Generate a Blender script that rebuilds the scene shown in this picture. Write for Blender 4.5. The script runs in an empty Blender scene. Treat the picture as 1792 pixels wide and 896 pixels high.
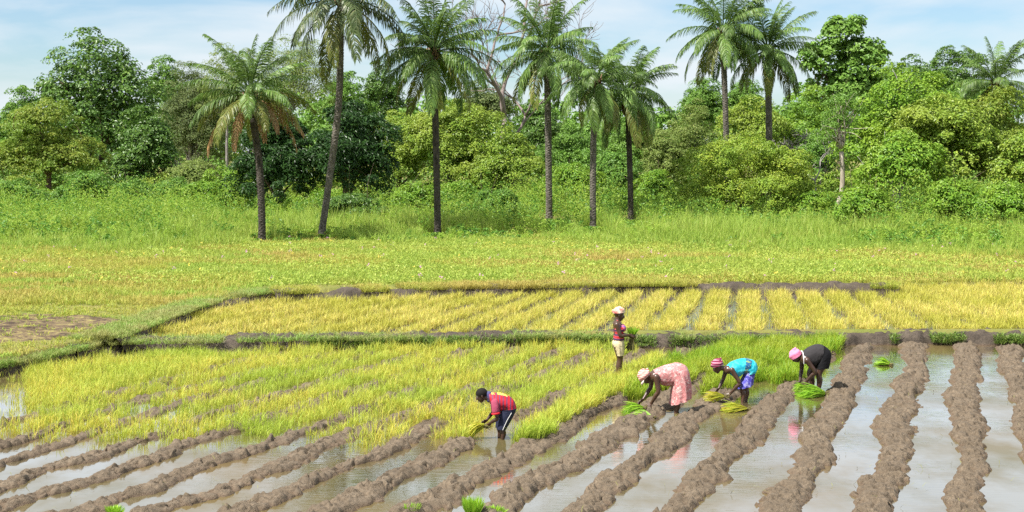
import bpy, math, random
import numpy as np
from mathutils import Vector, Matrix

scene = bpy.context.scene
COL = scene.collection
R = math.radians

# ------------------------------------------------------------------ camera
CAM_H = 4.65
FPX = 2489.0                      # focal length in photo pixels (1792 wide)
HORIZON = 264.0
PITCH = math.atan((448 - HORIZON) / FPX)
cam_data = bpy.data.cameras.new("camera")
cam = bpy.data.objects.new("camera", cam_data)
COL.objects.link(cam)
cam.location = (0, 0, CAM_H)
cam.rotation_euler = (R(90) - PITCH, 0, 0)
cam_data.sensor_width = 36.0
cam_data.lens = FPX / 1792 * 36.0
cam_data.clip_start = 0.5
cam_data.clip_end = 6000
scene.camera = cam

# ------------------------------------------------------------------ light
SUN_EL, SUN_AZ = R(56), R(238)     # azimuth: compass style, from +Y clockwise; light comes from behind-left of the camera
sun_dir = Vector((math.sin(SUN_AZ) * math.cos(SUN_EL), math.cos(SUN_AZ) * math.cos(SUN_EL), math.sin(SUN_EL)))
sd = bpy.data.lights.new("sun", 'SUN')
sd.energy = 5.0
sd.angle = R(0.53)
sd.color = (1.0, 0.955, 0.88)
sun = bpy.data.objects.new("sun", sd)
COL.objects.link(sun)
sun.rotation_euler = (-sun_dir).to_track_quat('-Z', 'Y').to_euler()

world = bpy.data.worlds.new("World")
scene.world = world
world.use_nodes = True
wn = world.node_tree
wn.nodes.clear()
def wnode(t, **kw):
    n = wn.nodes.new(t)
    for k, v in kw.items():
        setattr(n, k, v)
    return n
sky = wnode('ShaderNodeTexSky', sky_type='NISHITA', sun_disc=False)
sky.sun_elevation = SUN_EL
sky.sun_rotation = SUN_AZ
sky.air_density = 1.0
sky.dust_density = 0.5
sky.ozone_density = 2.0
tc = wnode('ShaderNodeTexCoord')
sep = wnode('ShaderNodeSeparateXYZ')
wn.links.new(tc.outputs['Generated'], sep.inputs[0])
zadd = wnode('ShaderNodeMath', operation='ADD'); zadd.inputs[1].default_value = 0.16
wn.links.new(sep.outputs['Z'], zadd.inputs[0])
zmax = wnode('ShaderNodeMath', operation='MAXIMUM'); zmax.inputs[1].default_value = 0.05
wn.links.new(zadd.outputs[0], zmax.inputs[0])
dx = wnode('ShaderNodeMath', operation='DIVIDE'); dy = wnode('ShaderNodeMath', operation='DIVIDE')
wn.links.new(sep.outputs['X'], dx.inputs[0]); wn.links.new(zmax.outputs[0], dx.inputs[1])
wn.links.new(sep.outputs['Y'], dy.inputs[0]); wn.links.new(zmax.outputs[0], dy.inputs[1])
comb = wnode('ShaderNodeCombineXYZ')
wn.links.new(dx.outputs[0], comb.inputs[0]); wn.links.new(dy.outputs[0], comb.inputs[1])
cn = wnode('ShaderNodeTexNoise')
cn.inputs['Scale'].default_value = 1.25
cn.inputs['Detail'].default_value = 7
cn.inputs['Roughness'].default_value = 0.52
cn.inputs['Distortion'].default_value = 0.35
wn.links.new(comb.outputs[0], cn.inputs['Vector'])
cr = wnode('ShaderNodeValToRGB')
cr.color_ramp.elements[0].position = 0.39; cr.color_ramp.elements[0].color = (0.08, 0.08, 0.08, 1)
cr.color_ramp.elements[1].position = 0.61; cr.color_ramp.elements[1].color = (0.92, 0.92, 0.92, 1)
zhi = wnode('ShaderNodeMapRange')
zhi.inputs[1].default_value = 0.10; zhi.inputs[2].default_value = 0.21; zhi.inputs[3].default_value = 0.0; zhi.inputs[4].default_value = 0.17
wn.links.new(sep.outputs['Z'], zhi.inputs[0])
cadd = wnode('ShaderNodeMath', operation='ADD')
wn.links.new(cn.outputs['Fac'], cadd.inputs[0]); wn.links.new(zhi.outputs[0], cadd.inputs[1])
wn.links.new(cadd.outputs[0], cr.inputs[0])
mix = wnode('ShaderNodeMix', data_type='RGBA')
wn.links.new(cr.outputs[0], mix.inputs['Factor'])
stint = wnode('ShaderNodeMix', data_type='RGBA', blend_type='MULTIPLY')
stint.inputs['Factor'].default_value = 1.0
wn.links.new(sky.outputs[0], stint.inputs['A']); stint.inputs['B'].default_value = (0.80, 0.93, 1.04, 1)
wn.links.new(stint.outputs['Result'], mix.inputs['A'])
mix.inputs['B'].default_value = (6.0, 6.5, 6.9, 1)     # thin white cloud
bg = wnode('ShaderNodeBackground')
bg.inputs['Strength'].default_value = 0.075
wn.links.new(mix.outputs['Result'], bg.inputs['Color'])
wo = wnode('ShaderNodeOutputWorld')
wn.links.new(bg.outputs[0], wo.inputs[0])

vs = scene.view_settings
vs.view_transform = 'Standard'
vs.look = 'None'
vs.exposure = 0.92
vs.gamma = 1.0
vs.use_curve_mapping = False
scene.render.engine = 'CYCLES'
cy = scene.cycles
cy.max_bounces = 6
cy.diffuse_bounces = 2
cy.glossy_bounces = 3
cy.transmission_bounces = 3
cy.use_adaptive_sampling = True
cy.adaptive_threshold = 0.02
cy.use_denoising = False
cy.caustics_reflective = False
cy.caustics_refractive = False

# ------------------------------------------------------------------ survey helpers (photo pixel -> place on the ground)
CP, SP = math.cos(PITCH), math.sin(PITCH)
def ray(u, v):
    xr, yu = (u - 896) / FPX, (448 - v) / FPX
    return (xr, CP + yu * SP, -SP + yu * CP)
def px(u, v, z=0.0):
    d = ray(u, v)
    t = (z - CAM_H) / d[2]
    return (d[0] * t, d[1] * t, z)
def at(u, v, Y):
    d = ray(u, v)
    t = Y / d[1]
    return (d[0] * t, Y, CAM_H + d[2] * t)
def to_px(x, y, z):
    """world -> photo pixel, arrays"""
    dz = z - CAM_H
    fw = y * CP - dz * SP
    up = y * SP + dz * CP
    return 896 + FPX * x / fw, 448 - FPX * up / fw
def inpoly(u, v, poly):
    u = np.asarray(u); v = np.asarray(v)
    c = np.zeros(u.shape, bool)
    n = len(poly)
    for i in range(n):
        x1, y1 = poly[i]; x2, y2 = poly[(i + 1) % n]
        cond = ((y1 > v) != (y2 > v)) & (u < (x2 - x1) * (v - y1) / ((y2 - y1) if y2 != y1 else 1e-9) + x1)
        c ^= cond
    return c

# ------------------------------------------------------------------ noise
def h2(ix, iy, s):
    n = (ix.astype(np.int64) * 374761393 + iy.astype(np.int64) * 668265263 + s * 974634777) & 0xffffffff
    n = ((n ^ (n >> 13)) * 1274126177) & 0xffffffff
    n = ((n ^ (n >> 15)) * 2246822519) & 0xffffffff
    return ((n ^ (n >> 16)) & 0xffffff) / float(1 << 24)
def vnoise(x, y, s=0):
    ix, iy = np.floor(x), np.floor(y)
    fx, fy = x - ix, y - iy
    fx = fx * fx * (3 - 2 * fx); fy = fy * fy * (3 - 2 * fy)
    a = h2(ix, iy, s); b = h2(ix + 1, iy, s); c = h2(ix, iy + 1, s); d = h2(ix + 1, iy + 1, s)
    return (a * (1 - fx) + b * fx) * (1 - fy) + (c * (1 - fx) + d * fx) * fy
def fbm(x, y, s=0, o=4):
    r = 0; a = 0.5; t = 0
    for i in range(o):
        r = r + a * vnoise(x * 2 ** i + 17.3 * i, y * 2 ** i - 9.1 * i, s + i); t += a; a *= 0.5
    return r / t
def worley(x, y, s=0):
    ix, iy = np.floor(x), np.floor(y)
    f1 = np.full(x.shape, 9.0); f2 = np.full(x.shape, 9.0); idv = np.zeros(x.shape)
    for a in (-1, 0, 1):
        for b in (-1, 0, 1):
            cx, cy_ = ix + a, iy + b
            d = np.hypot(cx + h2(cx, cy_, s) - x, cy_ + h2(cx, cy_, s + 7) - y)
            nearer = d < f1
            f2 = np.where(nearer, f1, np.minimum(f2, d))
            idv = np.where(nearer, h2(cx, cy_, s + 13), idv)
            f1 = np.where(nearer, d, f1)
    return f1, f2, idv

# ------------------------------------------------------------------ mesh helpers
def mesh_np(name, verts, groups, smooth=False):
    """groups: list of (K,n) index arrays"""
    me = bpy.data.meshes.new(name)
    verts = np.asarray(verts, np.float32)
    me.vertices.add(len(verts)); me.vertices.foreach_set("co", verts.ravel())
    groups = [np.asarray(g, np.int32) for g in groups if len(g)]
    loops = np.concatenate([g.ravel() for g in groups])
    tot = np.concatenate([np.full(len(g), g.shape[1], np.int32) for g in groups])
    start = np.concatenate([[0], np.cumsum(tot)[:-1]]).astype(np.int32)
    me.loops.add(len(loops)); me.loops.foreach_set("vertex_index", loops)
    me.polygons.add(len(tot)); me.polygons.foreach_set("loop_start", start)
    me.polygons.foreach_set("loop_total", tot)
    me.polygons.foreach_set("use_smooth", np.full(len(tot), bool(smooth)))
    me.update(calc_edges=True)
    return me
def add_obj(name, me, mat=None, parent=None):
    o = bpy.data.objects.new(name, me)
    COL.objects.link(o)
    if mat is not None and len(me.materials) == 0:
        me.materials.append(mat)
    if parent is not None:
        o.parent = parent
    return o
def tag(o, label=None, cat=None, group=None, kind=None):
    for k, v in (("label", label), ("category", cat), ("group", group), ("kind", kind)):
        if v: o[k] = v
    return o
def thing(name, loc, label, cat, group=None, rz=0.0):
    o = bpy.data.objects.new(name, None)
    COL.objects.link(o)
    o.empty_display_size = 0.3
    o.location = loc; o.rotation_euler = (0, 0, rz)
    return tag(o, label, cat, group)

def tube(path, radii, sides=8, cap=True, wob=0.0, rng=None):
    """closed tapered tube along a path -> verts, [quads, tris]"""
    P = np.asarray(path, float); n = len(P)
    rad = np.asarray(radii, float)
    T = np.gradient(P, axis=0); T /= np.linalg.norm(T, axis=1)[:, None] + 1e-9
    ref = np.array([0, 0, 1.0]) if abs(T[:, 2]).mean() < 0.85 else np.array([1.0, 0, 0])
    A = np.cross(T, ref); A /= np.linalg.norm(A, axis=1)[:, None] + 1e-9
    B = np.cross(T, A)
    th = np.arange(sides) / sides * 2 * np.pi
    rr = rad[:, None] * np.ones((1, sides))
    if wob and rng is not None:
        rr = rr * (1 + wob * rng.standard_normal((n, sides)))
    V = P[:, None, :] + rr[..., None] * (np.cos(th)[None, :, None] * A[:, None, :] + np.sin(th)[None, :, None] * B[:, None, :])
    V = V.reshape(-1, 3)
    i, j = np.meshgrid(np.arange(n - 1), np.arange(sides), indexing='ij')
    j2 = (j + 1) % sides
    Q = np.stack([i * sides + j, i * sides + j2, (i + 1) * sides + j2, (i + 1) * sides + j], -1).reshape(-1, 4)
    tris = np.zeros((0, 3), int)
    if cap:
        c0, c1 = len(V), len(V) + 1
        V = np.vstack([V, P[0], P[-1]])
        k = np.arange(sides)
        tris = np.vstack([np.stack([(k + 1) % sides, k, np.full(sides, c0)], -1),
                          np.stack([(n - 1) * sides + k, (n - 1) * sides + (k + 1) % sides, np.full(sides, c1)], -1)])
    return V, Q, tris
class MB:
    def __init__(s): s.v = []; s.q = []; s.t = []; s.n = 0
    def add(s, V, Q=None, T=None):
        s.v.append(np.asarray(V, float))
        if Q is not None and len(Q): s.q.append(np.asarray(Q) + s.n)
        if T is not None and len(T): s.t.append(np.asarray(T) + s.n)
        s.n += len(V)
    def tube(s, *a, **k): s.add(*tube(*a, **k))
    def mesh(s, name, smooth=True):
        return mesh_np(name, np.vstack(s.v), ([np.vstack(s.q)] if s.q else []) + ([np.vstack(s.t)] if s.t else []), smooth)

def resample(pts, ds):
    P = np.asarray(pts, float)
    # Catmull-Rom then even spacing
    Q = np.vstack([2 * P[0] - P[1], P, 2 * P[-1] - P[-2]])
    out = []
    for i in range(len(P) - 1):
        p0, p1, p2, p3 = Q[i:i + 4]
        for t in np.linspace(0, 1, 12, endpoint=False):
            out.append(0.5 * ((2 * p1) + (-p0 + p2) * t + (2 * p0 - 5 * p1 + 4 * p2 - p3) * t ** 2 + (-p0 + 3 * p1 - 3 * p2 + p3) * t ** 3))
    out.append(P[-1])
    out = np.array(out)
    L = np.concatenate([[0], np.cumsum(np.linalg.norm(np.diff(out, axis=0), axis=1))])
    s = np.arange(0, L[-1], ds)
    return np.stack([np.interp(s, L, out[:, k]) for k in range(out.shape[1])], -1)

# ------------------------------------------------------------------ materials
def new_mat(name):
    m = bpy.data.materials.new(name); m.use_nodes = True
    nt = m.node_tree; nt.nodes.clear()
    return m, nt
def node(nt, t, ins=None, **kw):
    n = nt.nodes.new(t)
    for k, v in kw.items(): setattr(n, k, v)
    for k, v in (ins or {}).items():
        if hasattr(v, 'node'): nt.links.new(v, n.inputs[k])
        else: n.inputs[k].default_value = v
    return n
def c4(c): return (c[0], c[1], c[2], 1)
def mixc(nt, f, a, b, blend='MIX'):
    n = node(nt, 'ShaderNodeMix', data_type='RGBA', blend_type=blend)
    for key, v in (('Factor', f), ('A', a), ('B', b)):
        s = [i for i in n.inputs if i.name == key and (i.type == ('VALUE' if key == 'Factor' else 'RGBA'))][0]
        if hasattr(v, 'node'): nt.links.new(v, s)
        else: s.default_value = v if key == 'Factor' else c4(v)
    return [o for o in n.outputs if o.type == 'RGBA'][0]
def ramp(nt, fac, stops):
    n = node(nt, 'ShaderNodeValToRGB', {0: fac})
    e = n.color_ramp.elements
    while len(e) < len(stops): e.new(0.5)
    for i, (p, c) in enumerate(stops):
        e[i].position = p; e[i].color = c4(c) if len(c) == 3 else c
    return n.outputs[0]
def noise(nt, scale, detail=3, rough=0.5, vec=None, dist=0.0):
    ins = {'Scale': scale, 'Detail': detail, 'Roughness': rough, 'Distortion': dist}
    if vec is not None: ins['Vector'] = vec
    return node(nt, 'ShaderNodeTexNoise', ins).outputs['Fac']
def objvec(nt, scale=(1, 1, 1)):
    t = node(nt, 'ShaderNodeTexCoord')
    return node(nt, 'ShaderNodeMapping', {'Vector': t.outputs['Object'], 'Scale': scale}).outputs[0]
def leaf_mat(name, cols, transl=0.35, rough=0.5, patch=None, patch_scale=0.4, spec=0.35, objrand=False):
    """leaf colours per leaf (random per island) and, where given, in patches of other growth"""
    m, nt = new_mat(name)
    g = node(nt, 'ShaderNodeNewGeometry')
    n = len(cols)
    col = ramp(nt, g.outputs['Random Per Island'], [(i / max(1, n - 1), c) for i, c in enumerate(cols)])
    if patch is not None:
        f = ramp(nt, noise(nt, patch_scale, 4, 0.6, objvec(nt)), [(0.42, (0, 0, 0)), (0.62, (1, 1, 1))])
        pm = node(nt, 'ShaderNodeMath', {0: f, 1: 0.75}, operation='MULTIPLY').outputs[0]
        col = mixc(nt, pm, col, patch)
    if objrand:
        oi = node(nt, 'ShaderNodeObjectInfo')
        hv = node(nt, 'ShaderNodeMapRange', {0: oi.outputs['Random'], 3: 0.75, 4: 1.25}).outputs[0]
        hs = node(nt, 'ShaderNodeHueSaturation', {'Color': col, 'Value': hv})
        col = hs.outputs[0]
    p = node(nt, 'ShaderNodeBsdfPrincipled', {'Base Color': col, 'Roughness': rough, 'Specular IOR Level': spec})
    t = node(nt, 'ShaderNodeBsdfTranslucent', {'Color': col})
    mx = node(nt, 'ShaderNodeMixShader', {0: transl, 1: p.outputs[0], 2: t.outputs[0]})
    node(nt, 'ShaderNodeOutputMaterial', {0: mx.outputs[0]})
    return m
def bark_mat(name, a, b, scale=6, bump=0.4):
    m, nt = new_mat(name)
    v = objvec(nt, (1, 1, 0.35))
    n1 = noise(nt, scale, 6, 0.65, v)
    col = ramp(nt, n1, [(0.3, a), (0.7, b)])
    bp = node(nt, 'ShaderNodeBump', {'Strength': bump, 'Distance': 0.05, 'Height': n1})
    p = node(nt, 'ShaderNodeBsdfPrincipled', {'Base Color': col, 'Roughness': 0.85, 'Normal': bp.outputs[0], 'Specular IOR Level': 0.2})
    node(nt, 'ShaderNodeOutputMaterial', {0: p.outputs[0]})
    return m

M = {}
# wet clay
def mud_mat(name, dry, wet, pale):
    m, nt = new_mat(name)
    v = objvec(nt)
    n1 = noise(nt, 2.2, 5, 0.6, v)
    n2 = noise(nt, 26, 5, 0.7, v)
    n3 = noise(nt, 70, 3, 0.6, v)
    col = ramp(nt, n1, [(0.3, wet), (0.55, dry), (0.75, pale)])
    col = mixc(nt, ramp(nt, n2, [(0.38, (0.8, 0.8, 0.8)), (0.6, (0, 0, 0))]), col, tuple(0.6 * x for x in wet))
    # a damp, reddish band where the clay meets the water
    pos = node(nt, 'ShaderNodeNewGeometry').outputs['Position']
    zz = node(nt, 'ShaderNodeSeparateXYZ', {0: pos}).outputs['Z']
    damp = node(nt, 'ShaderNodeMapRange', {0: zz, 1: 0.05, 2: 0.0, 3: 0.0, 4: 0.75}).outputs[0]
    col = mixc(nt, damp, col, (0.11, 0.07, 0.042))
    hsum = node(nt, 'ShaderNodeMath', {0: n2, 1: n3}, operation='ADD').outputs[0]
    bp = node(nt, 'ShaderNodeBump', {'Strength': 0.65, 'Distance': 0.03, 'Height': hsum})
    p = node(nt, 'ShaderNodeBsdfPrincipled', {'Base Color': col, 'Roughness': 0.72, 'Specular IOR Level': 0.35, 'Normal': bp.outputs[0]})
    node(nt, 'ShaderNodeOutputMaterial', {0: p.outputs[0]})
    return m
M['mud'] = mud_mat('mud', (0.168, 0.126, 0.084), (0.120, 0.089, 0.058), (0.215, 0.166, 0.114))
M['bund'] = mud_mat('bund_earth', (0.095, 0.072, 0.052), (0.055, 0.041, 0.03), (0.16, 0.128, 0.094))

def water_mat(name, tan, green, rough=0.03, bump=0.28, ior=1.8, gain=1.0):
    m, nt = new_mat(name)
    v = objvec(nt)
    n1 = noise(nt, 0.35, 4, 0.55, v)
    col = ramp(nt, n1, [(0.35, tan), (0.68, green)])
    vr = objvec(nt, (1.2, 7.5, 1))
    w1 = noise(nt, 2.2, 3, 0.5, vr, 0.4)
    calm = ramp(nt, noise(nt, 0.45, 2, 0.5, v), [(0.38, (0.16, 0.16, 0.16)), (0.68, (1, 1, 1))])
    hh = node(nt, 'ShaderNodeMath', {0: w1, 1: calm}, operation='MULTIPLY').outputs[0]
    bp = node(nt, 'ShaderNodeBump', {'Strength': bump, 'Distance': 0.012, 'Height': hh})
    body = node(nt, 'ShaderNodeBsdfDiffuse', {'Color': col})
    top = node(nt, 'ShaderNodeBsdfGlossy', {'Color': (1, 1, 1, 1), 'Roughness': rough, 'Normal': bp.outputs[0]})
    fr = node(nt, 'ShaderNodeFresnel', {'IOR': ior, 'Normal': bp.outputs[0]})
    film = ramp(nt, noise(nt, 0.42, 5, 0.62, objvec(nt, (1, 0.6, 1))), [(0.36, (gain * 0.32,) * 3), (0.58, (gain,) * 3)])   # dusty, silty patches shine less
    ff = node(nt, 'ShaderNodeMath', {0: fr.outputs[0], 1: film}, operation='MULTIPLY')
    ff = node(nt, 'ShaderNodeMath', {0: ff.outputs[0], 1: 1.45 if ior > 1.5 else 1.0}, operation='MULTIPLY', use_clamp=True)
    mx = node(nt, 'ShaderNodeMixShader', {0: ff.outputs[0], 1: body.outputs[0], 2: top.outputs[0]})
    node(nt, 'ShaderNodeOutputMaterial', {0: mx.outputs[0]})
    return m
M['water'] = water_mat('muddy_water', (0.128, 0.092, 0.040), (0.092, 0.080, 0.034), ior=1.9, bump=0.32, gain=1.32)
M['water_up'] = water_mat('green_water', (0.10, 0.095, 0.035), (0.07, 0.085, 0.03), 0.2, 0.6, 1.33, 0.6)

def ground_mat():
    m, nt = new_mat('ground')
    v = objvec(nt)
    at_ = node(nt, 'ShaderNodeAttribute', attribute_name='zone')
    n1 = noise(nt, 0.5, 5, 0.6, v); n2 = noise(nt, 6, 5, 0.65, v)
    mead = ramp(nt, n1, [(0.3, (0.12, 0.15, 0.03)), (0.5, (0.17, 0.17, 0.045)), (0.7, (0.2, 0.155, 0.06))])
    mudc = ramp(nt, n2, [(0.3, (0.09, 0.066, 0.045)), (0.7, (0.17, 0.13, 0.09))])
    bare = ramp(nt, noise(nt, 3.5, 5, 0.7, objvec(nt, (1, 1.6, 1))), [(0.38, (0.045, 0.032, 0.023)), (0.50, (0.125, 0.09, 0.055)), (0.58, (0.19, 0.145, 0.07)), (0.68, (0.27, 0.25, 0.08))])
    sp = node(nt, 'ShaderNodeSeparateColor', {0: at_.outputs['Color']})
    col = mixc(nt, sp.outputs[0], mead, mudc)
    col = mixc(nt, sp.outputs[1], col, bare)
    bp = node(nt, 'ShaderNodeBump', {'Strength': 0.8, 'Distance': 0.08, 'Height': n2})
    p = node(nt, 'ShaderNodeBsdfPrincipled', {'Base Color': col, 'Roughness': 0.9, 'Normal': bp.outputs[0], 'Specular IOR Level': 0.15})
    node(nt, 'ShaderNodeOutputMaterial', {0: p.outputs[0]})
    return m
M['ground'] = ground_mat()

M['rice'] = leaf_mat('rice_yellow_green', [(0.60, 0.54, 0.07), (0.56, 0.58, 0.085), (0.44, 0.55, 0.08), (0.66, 0.60, 0.11), (0.66, 0.52, 0.09)], 0.4, 0.5,
                     patch=(0.36, 0.50, 0.06), patch_scale=0.35, spec=0.3)
M['rice_straw'] = leaf_mat('rice_straw', [(0.68, 0.55, 0.14), (0.62, 0.57, 0.11), (0.50, 0.54, 0.09), (0.74, 0.60, 0.21), (0.68, 0.58, 0.13)], 0.4, 0.5,
                           patch=(0.45, 0.45, 0.055), patch_scale=0.3, spec=0.3)
M['rice_lime'] = leaf_mat('rice_lime', [(0.24, 0.42, 0.03), (0.33, 0.46, 0.035), (0.17, 0.36, 0.025), (0.42, 0.45, 0.04)], 0.4, 0.45,
                          patch=(0.40, 0.44, 0.05), patch_scale=0.7, spec=0.3)
M['seedling'] = leaf_mat('seedling_green', [(0.26, 0.50, 0.035), (0.36, 0.56, 0.045), (0.16, 0.38, 0.03)], 0.35, 0.45)
M['seedling_yellow'] = leaf_mat('seedling_yellow', [(0.36, 0.52, 0.04), (0.56, 0.54, 0.06), (0.60, 0.46, 0.07), (0.30, 0.50, 0.04)], 0.35, 0.45)
M['root'] = leaf_mat('root_brown', [(0.10, 0.075, 0.03), (0.18, 0.15, 0.05), (0.16, 0.17, 0.05)], 0.1, 0.8)
M['meadow'] = leaf_mat('meadow_grass', [(0.34, 0.43, 0.06), (0.43, 0.47, 0.08), (0.48, 0.43, 0.10), (0.28, 0.42, 0.055)], 0.4, 0.55,
                       patch=(0.50, 0.38, 0.12), patch_scale=0.14, spec=0.25)
M['meadow_green'] = leaf_mat('meadow_green', [(0.30, 0.43, 0.065), (0.36, 0.46, 0.08), (0.25, 0.39, 0.055)], 0.4, 0.55, patch=(0.42, 0.46, 0.09), patch_scale=0.3, spec=0.25)
M['weeds'] = leaf_mat('weed_leaves', [(0.21, 0.37, 0.045), (0.26, 0.42, 0.05), (0.31, 0.45, 0.06), (0.18, 0.33, 0.04)], 0.42, 0.5,
                      patch=(0.35, 0.45, 0.07), patch_scale=0.16)
M['weeds_light'] = leaf_mat('weed_leaves_light', [(0.30, 0.48, 0.06), (0.36, 0.52, 0.07), (0.42, 0.52, 0.09)], 0.42, 0.5)
M['weeds_dark'] = leaf_mat('weed_leaves_dark', [(0.10, 0.24, 0.035), (0.14, 0.29, 0.04), (0.19, 0.34, 0.05)], 0.35, 0.45)
M['verge'] = leaf_mat('verge_grass', [(0.20, 0.38, 0.06), (0.28, 0.43, 0.08), (0.38, 0.42, 0.13), (0.16, 0.31, 0.045)], 0.4, 0.55, patch=(0.42, 0.38, 0.15), patch_scale=0.9)
M['bundgreen'] = leaf_mat('bund_grass', [(0.12, 0.22, 0.035), (0.18, 0.29, 0.05), (0.28, 0.34, 0.08)], 0.35, 0.5)
def flat_mat(name, col, rough=0.6, spec=0.4):
    m, nt = new_mat(name)
    p = node(nt, 'ShaderNodeBsdfPrincipled', {'Base Color': c4(col), 'Roughness': rough, 'Specular IOR Level': spec})
    node(nt, 'ShaderNodeOutputMaterial', {0: p.outputs[0]})
    return m
# ------------------------------------------------------------------ ground, water, ridges
LOW = [px(*p, 0.0)[:2] for p in [(2300, 604), (1792, 602), (1480, 602), (1150, 606), (900, 604), (600, 608), (400, 612), (250, 614), (165, 619),
       (100, 633), (40, 647), (-100, 676), (-400, 750)]] + [(-14, 9), (17, 9)]
UPP = [px(*p, 0.15)[:2] for p in [(190, 602), (330, 553), (430, 525), (490, 517), (600, 514), (800, 509), (1000, 506), (1250, 505), (1570, 506),
       (1700, 504), (2300, 502), (2300, 587), (1480, 587), (1000, 591), (600, 599), (300, 604)]]
BARE = [(-160, 556), (60, 551), (160, 552), (225, 561), (185, 574), (125, 588), (60, 598), (-160, 606)]

def grid_axis(a, b, step, far):
    core = np.arange(a, b + 1e-6, step)
    out = [far]; x = far
    tail = [b]; d = step
    while tail[-1] < far: d *= 1.35; tail.append(tail[-1] + d)
    head = [a]; d = step
    while head[-1] > -far: d *= 1.35; head.append(head[-1] - d)
    return np.array(head[:0:-1] + list(core) + tail[1:])
gx = grid_axis(-17.0, 21.0, 0.2, 2500); gy = grid_axis(9.0, 50.0, 0.2, 2500)
X, Y = np.meshgrid(gx, gy, indexing='ij')
low = inpoly(X, Y, LOW); upp = inpoly(X, Y, UPP) & ~low
Z = np.full(X.shape, 0.33) + 0.10 * (fbm(X * 0.25, Y * 0.25, 3) - 0.5)
Z = np.where(upp, 0.11 + 0.05 * (fbm(X, Y, 4) - 0.5), Z)
Z = np.where(low, -0.16, Z)
near = Y < 9.2
Z = np.where(near, -0.16, Z)
U0, V0 = to_px(X, Y, Z)
bare = inpoly(U0, V0, BARE) & ~low & ~upp & (Y > 9)
f1, f2, _ = worley(X * 1.6, Y * 1.6, 5)
Z = Z + np.where(bare, 0.26 * (0.5 - f1) * fbm(X * 1.2, Y * 1.2, 6, 2), 0)
n, k = X.shape
I, J = np.meshgrid(np.arange(n - 1), np.arange(k - 1), indexing='ij')
Q = np.stack([I * k + J, (I + 1) * k + J, (I + 1) * k + J + 1, I * k + J + 1], -1).reshape(-1, 4)
gm = mesh_np('ground', np.stack([X, Y, Z], -1).reshape(-1, 3), [Q], True)
ca = gm.color_attributes.new('zone', 'FLOAT_COLOR', 'POINT')
zc = np.zeros((n * k, 4), np.float32); zc[:, 3] = 1
zc[:, 0] = (low | upp | near).ravel(); zc[:, 1] = bare.ravel()
ca.data.foreach_set('color', zc.ravel())
tag(add_obj('ground', gm, M['ground']), 'flat meadow and field soil reaching under the tree line', 'ground', kind='structure')

def sheet(name, poly, z, mat):
    me = bpy.data.meshes.new(name)
    me.from_pydata([(p[0], p[1], z) for p in poly], [], [tuple(range(len(poly)))])
    me.update()
    return add_obj(name, me, mat)
tag(sheet('paddy_water', LOW, 0.0, M['water']), 'muddy tan water standing between the ridges of the near paddy', 'water', kind='structure')
tag(sheet('furrow_water', UPP, 0.15, M['water_up']), 'dark greenish water lying between rice rows of the upper field', 'water', kind='structure')

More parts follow.
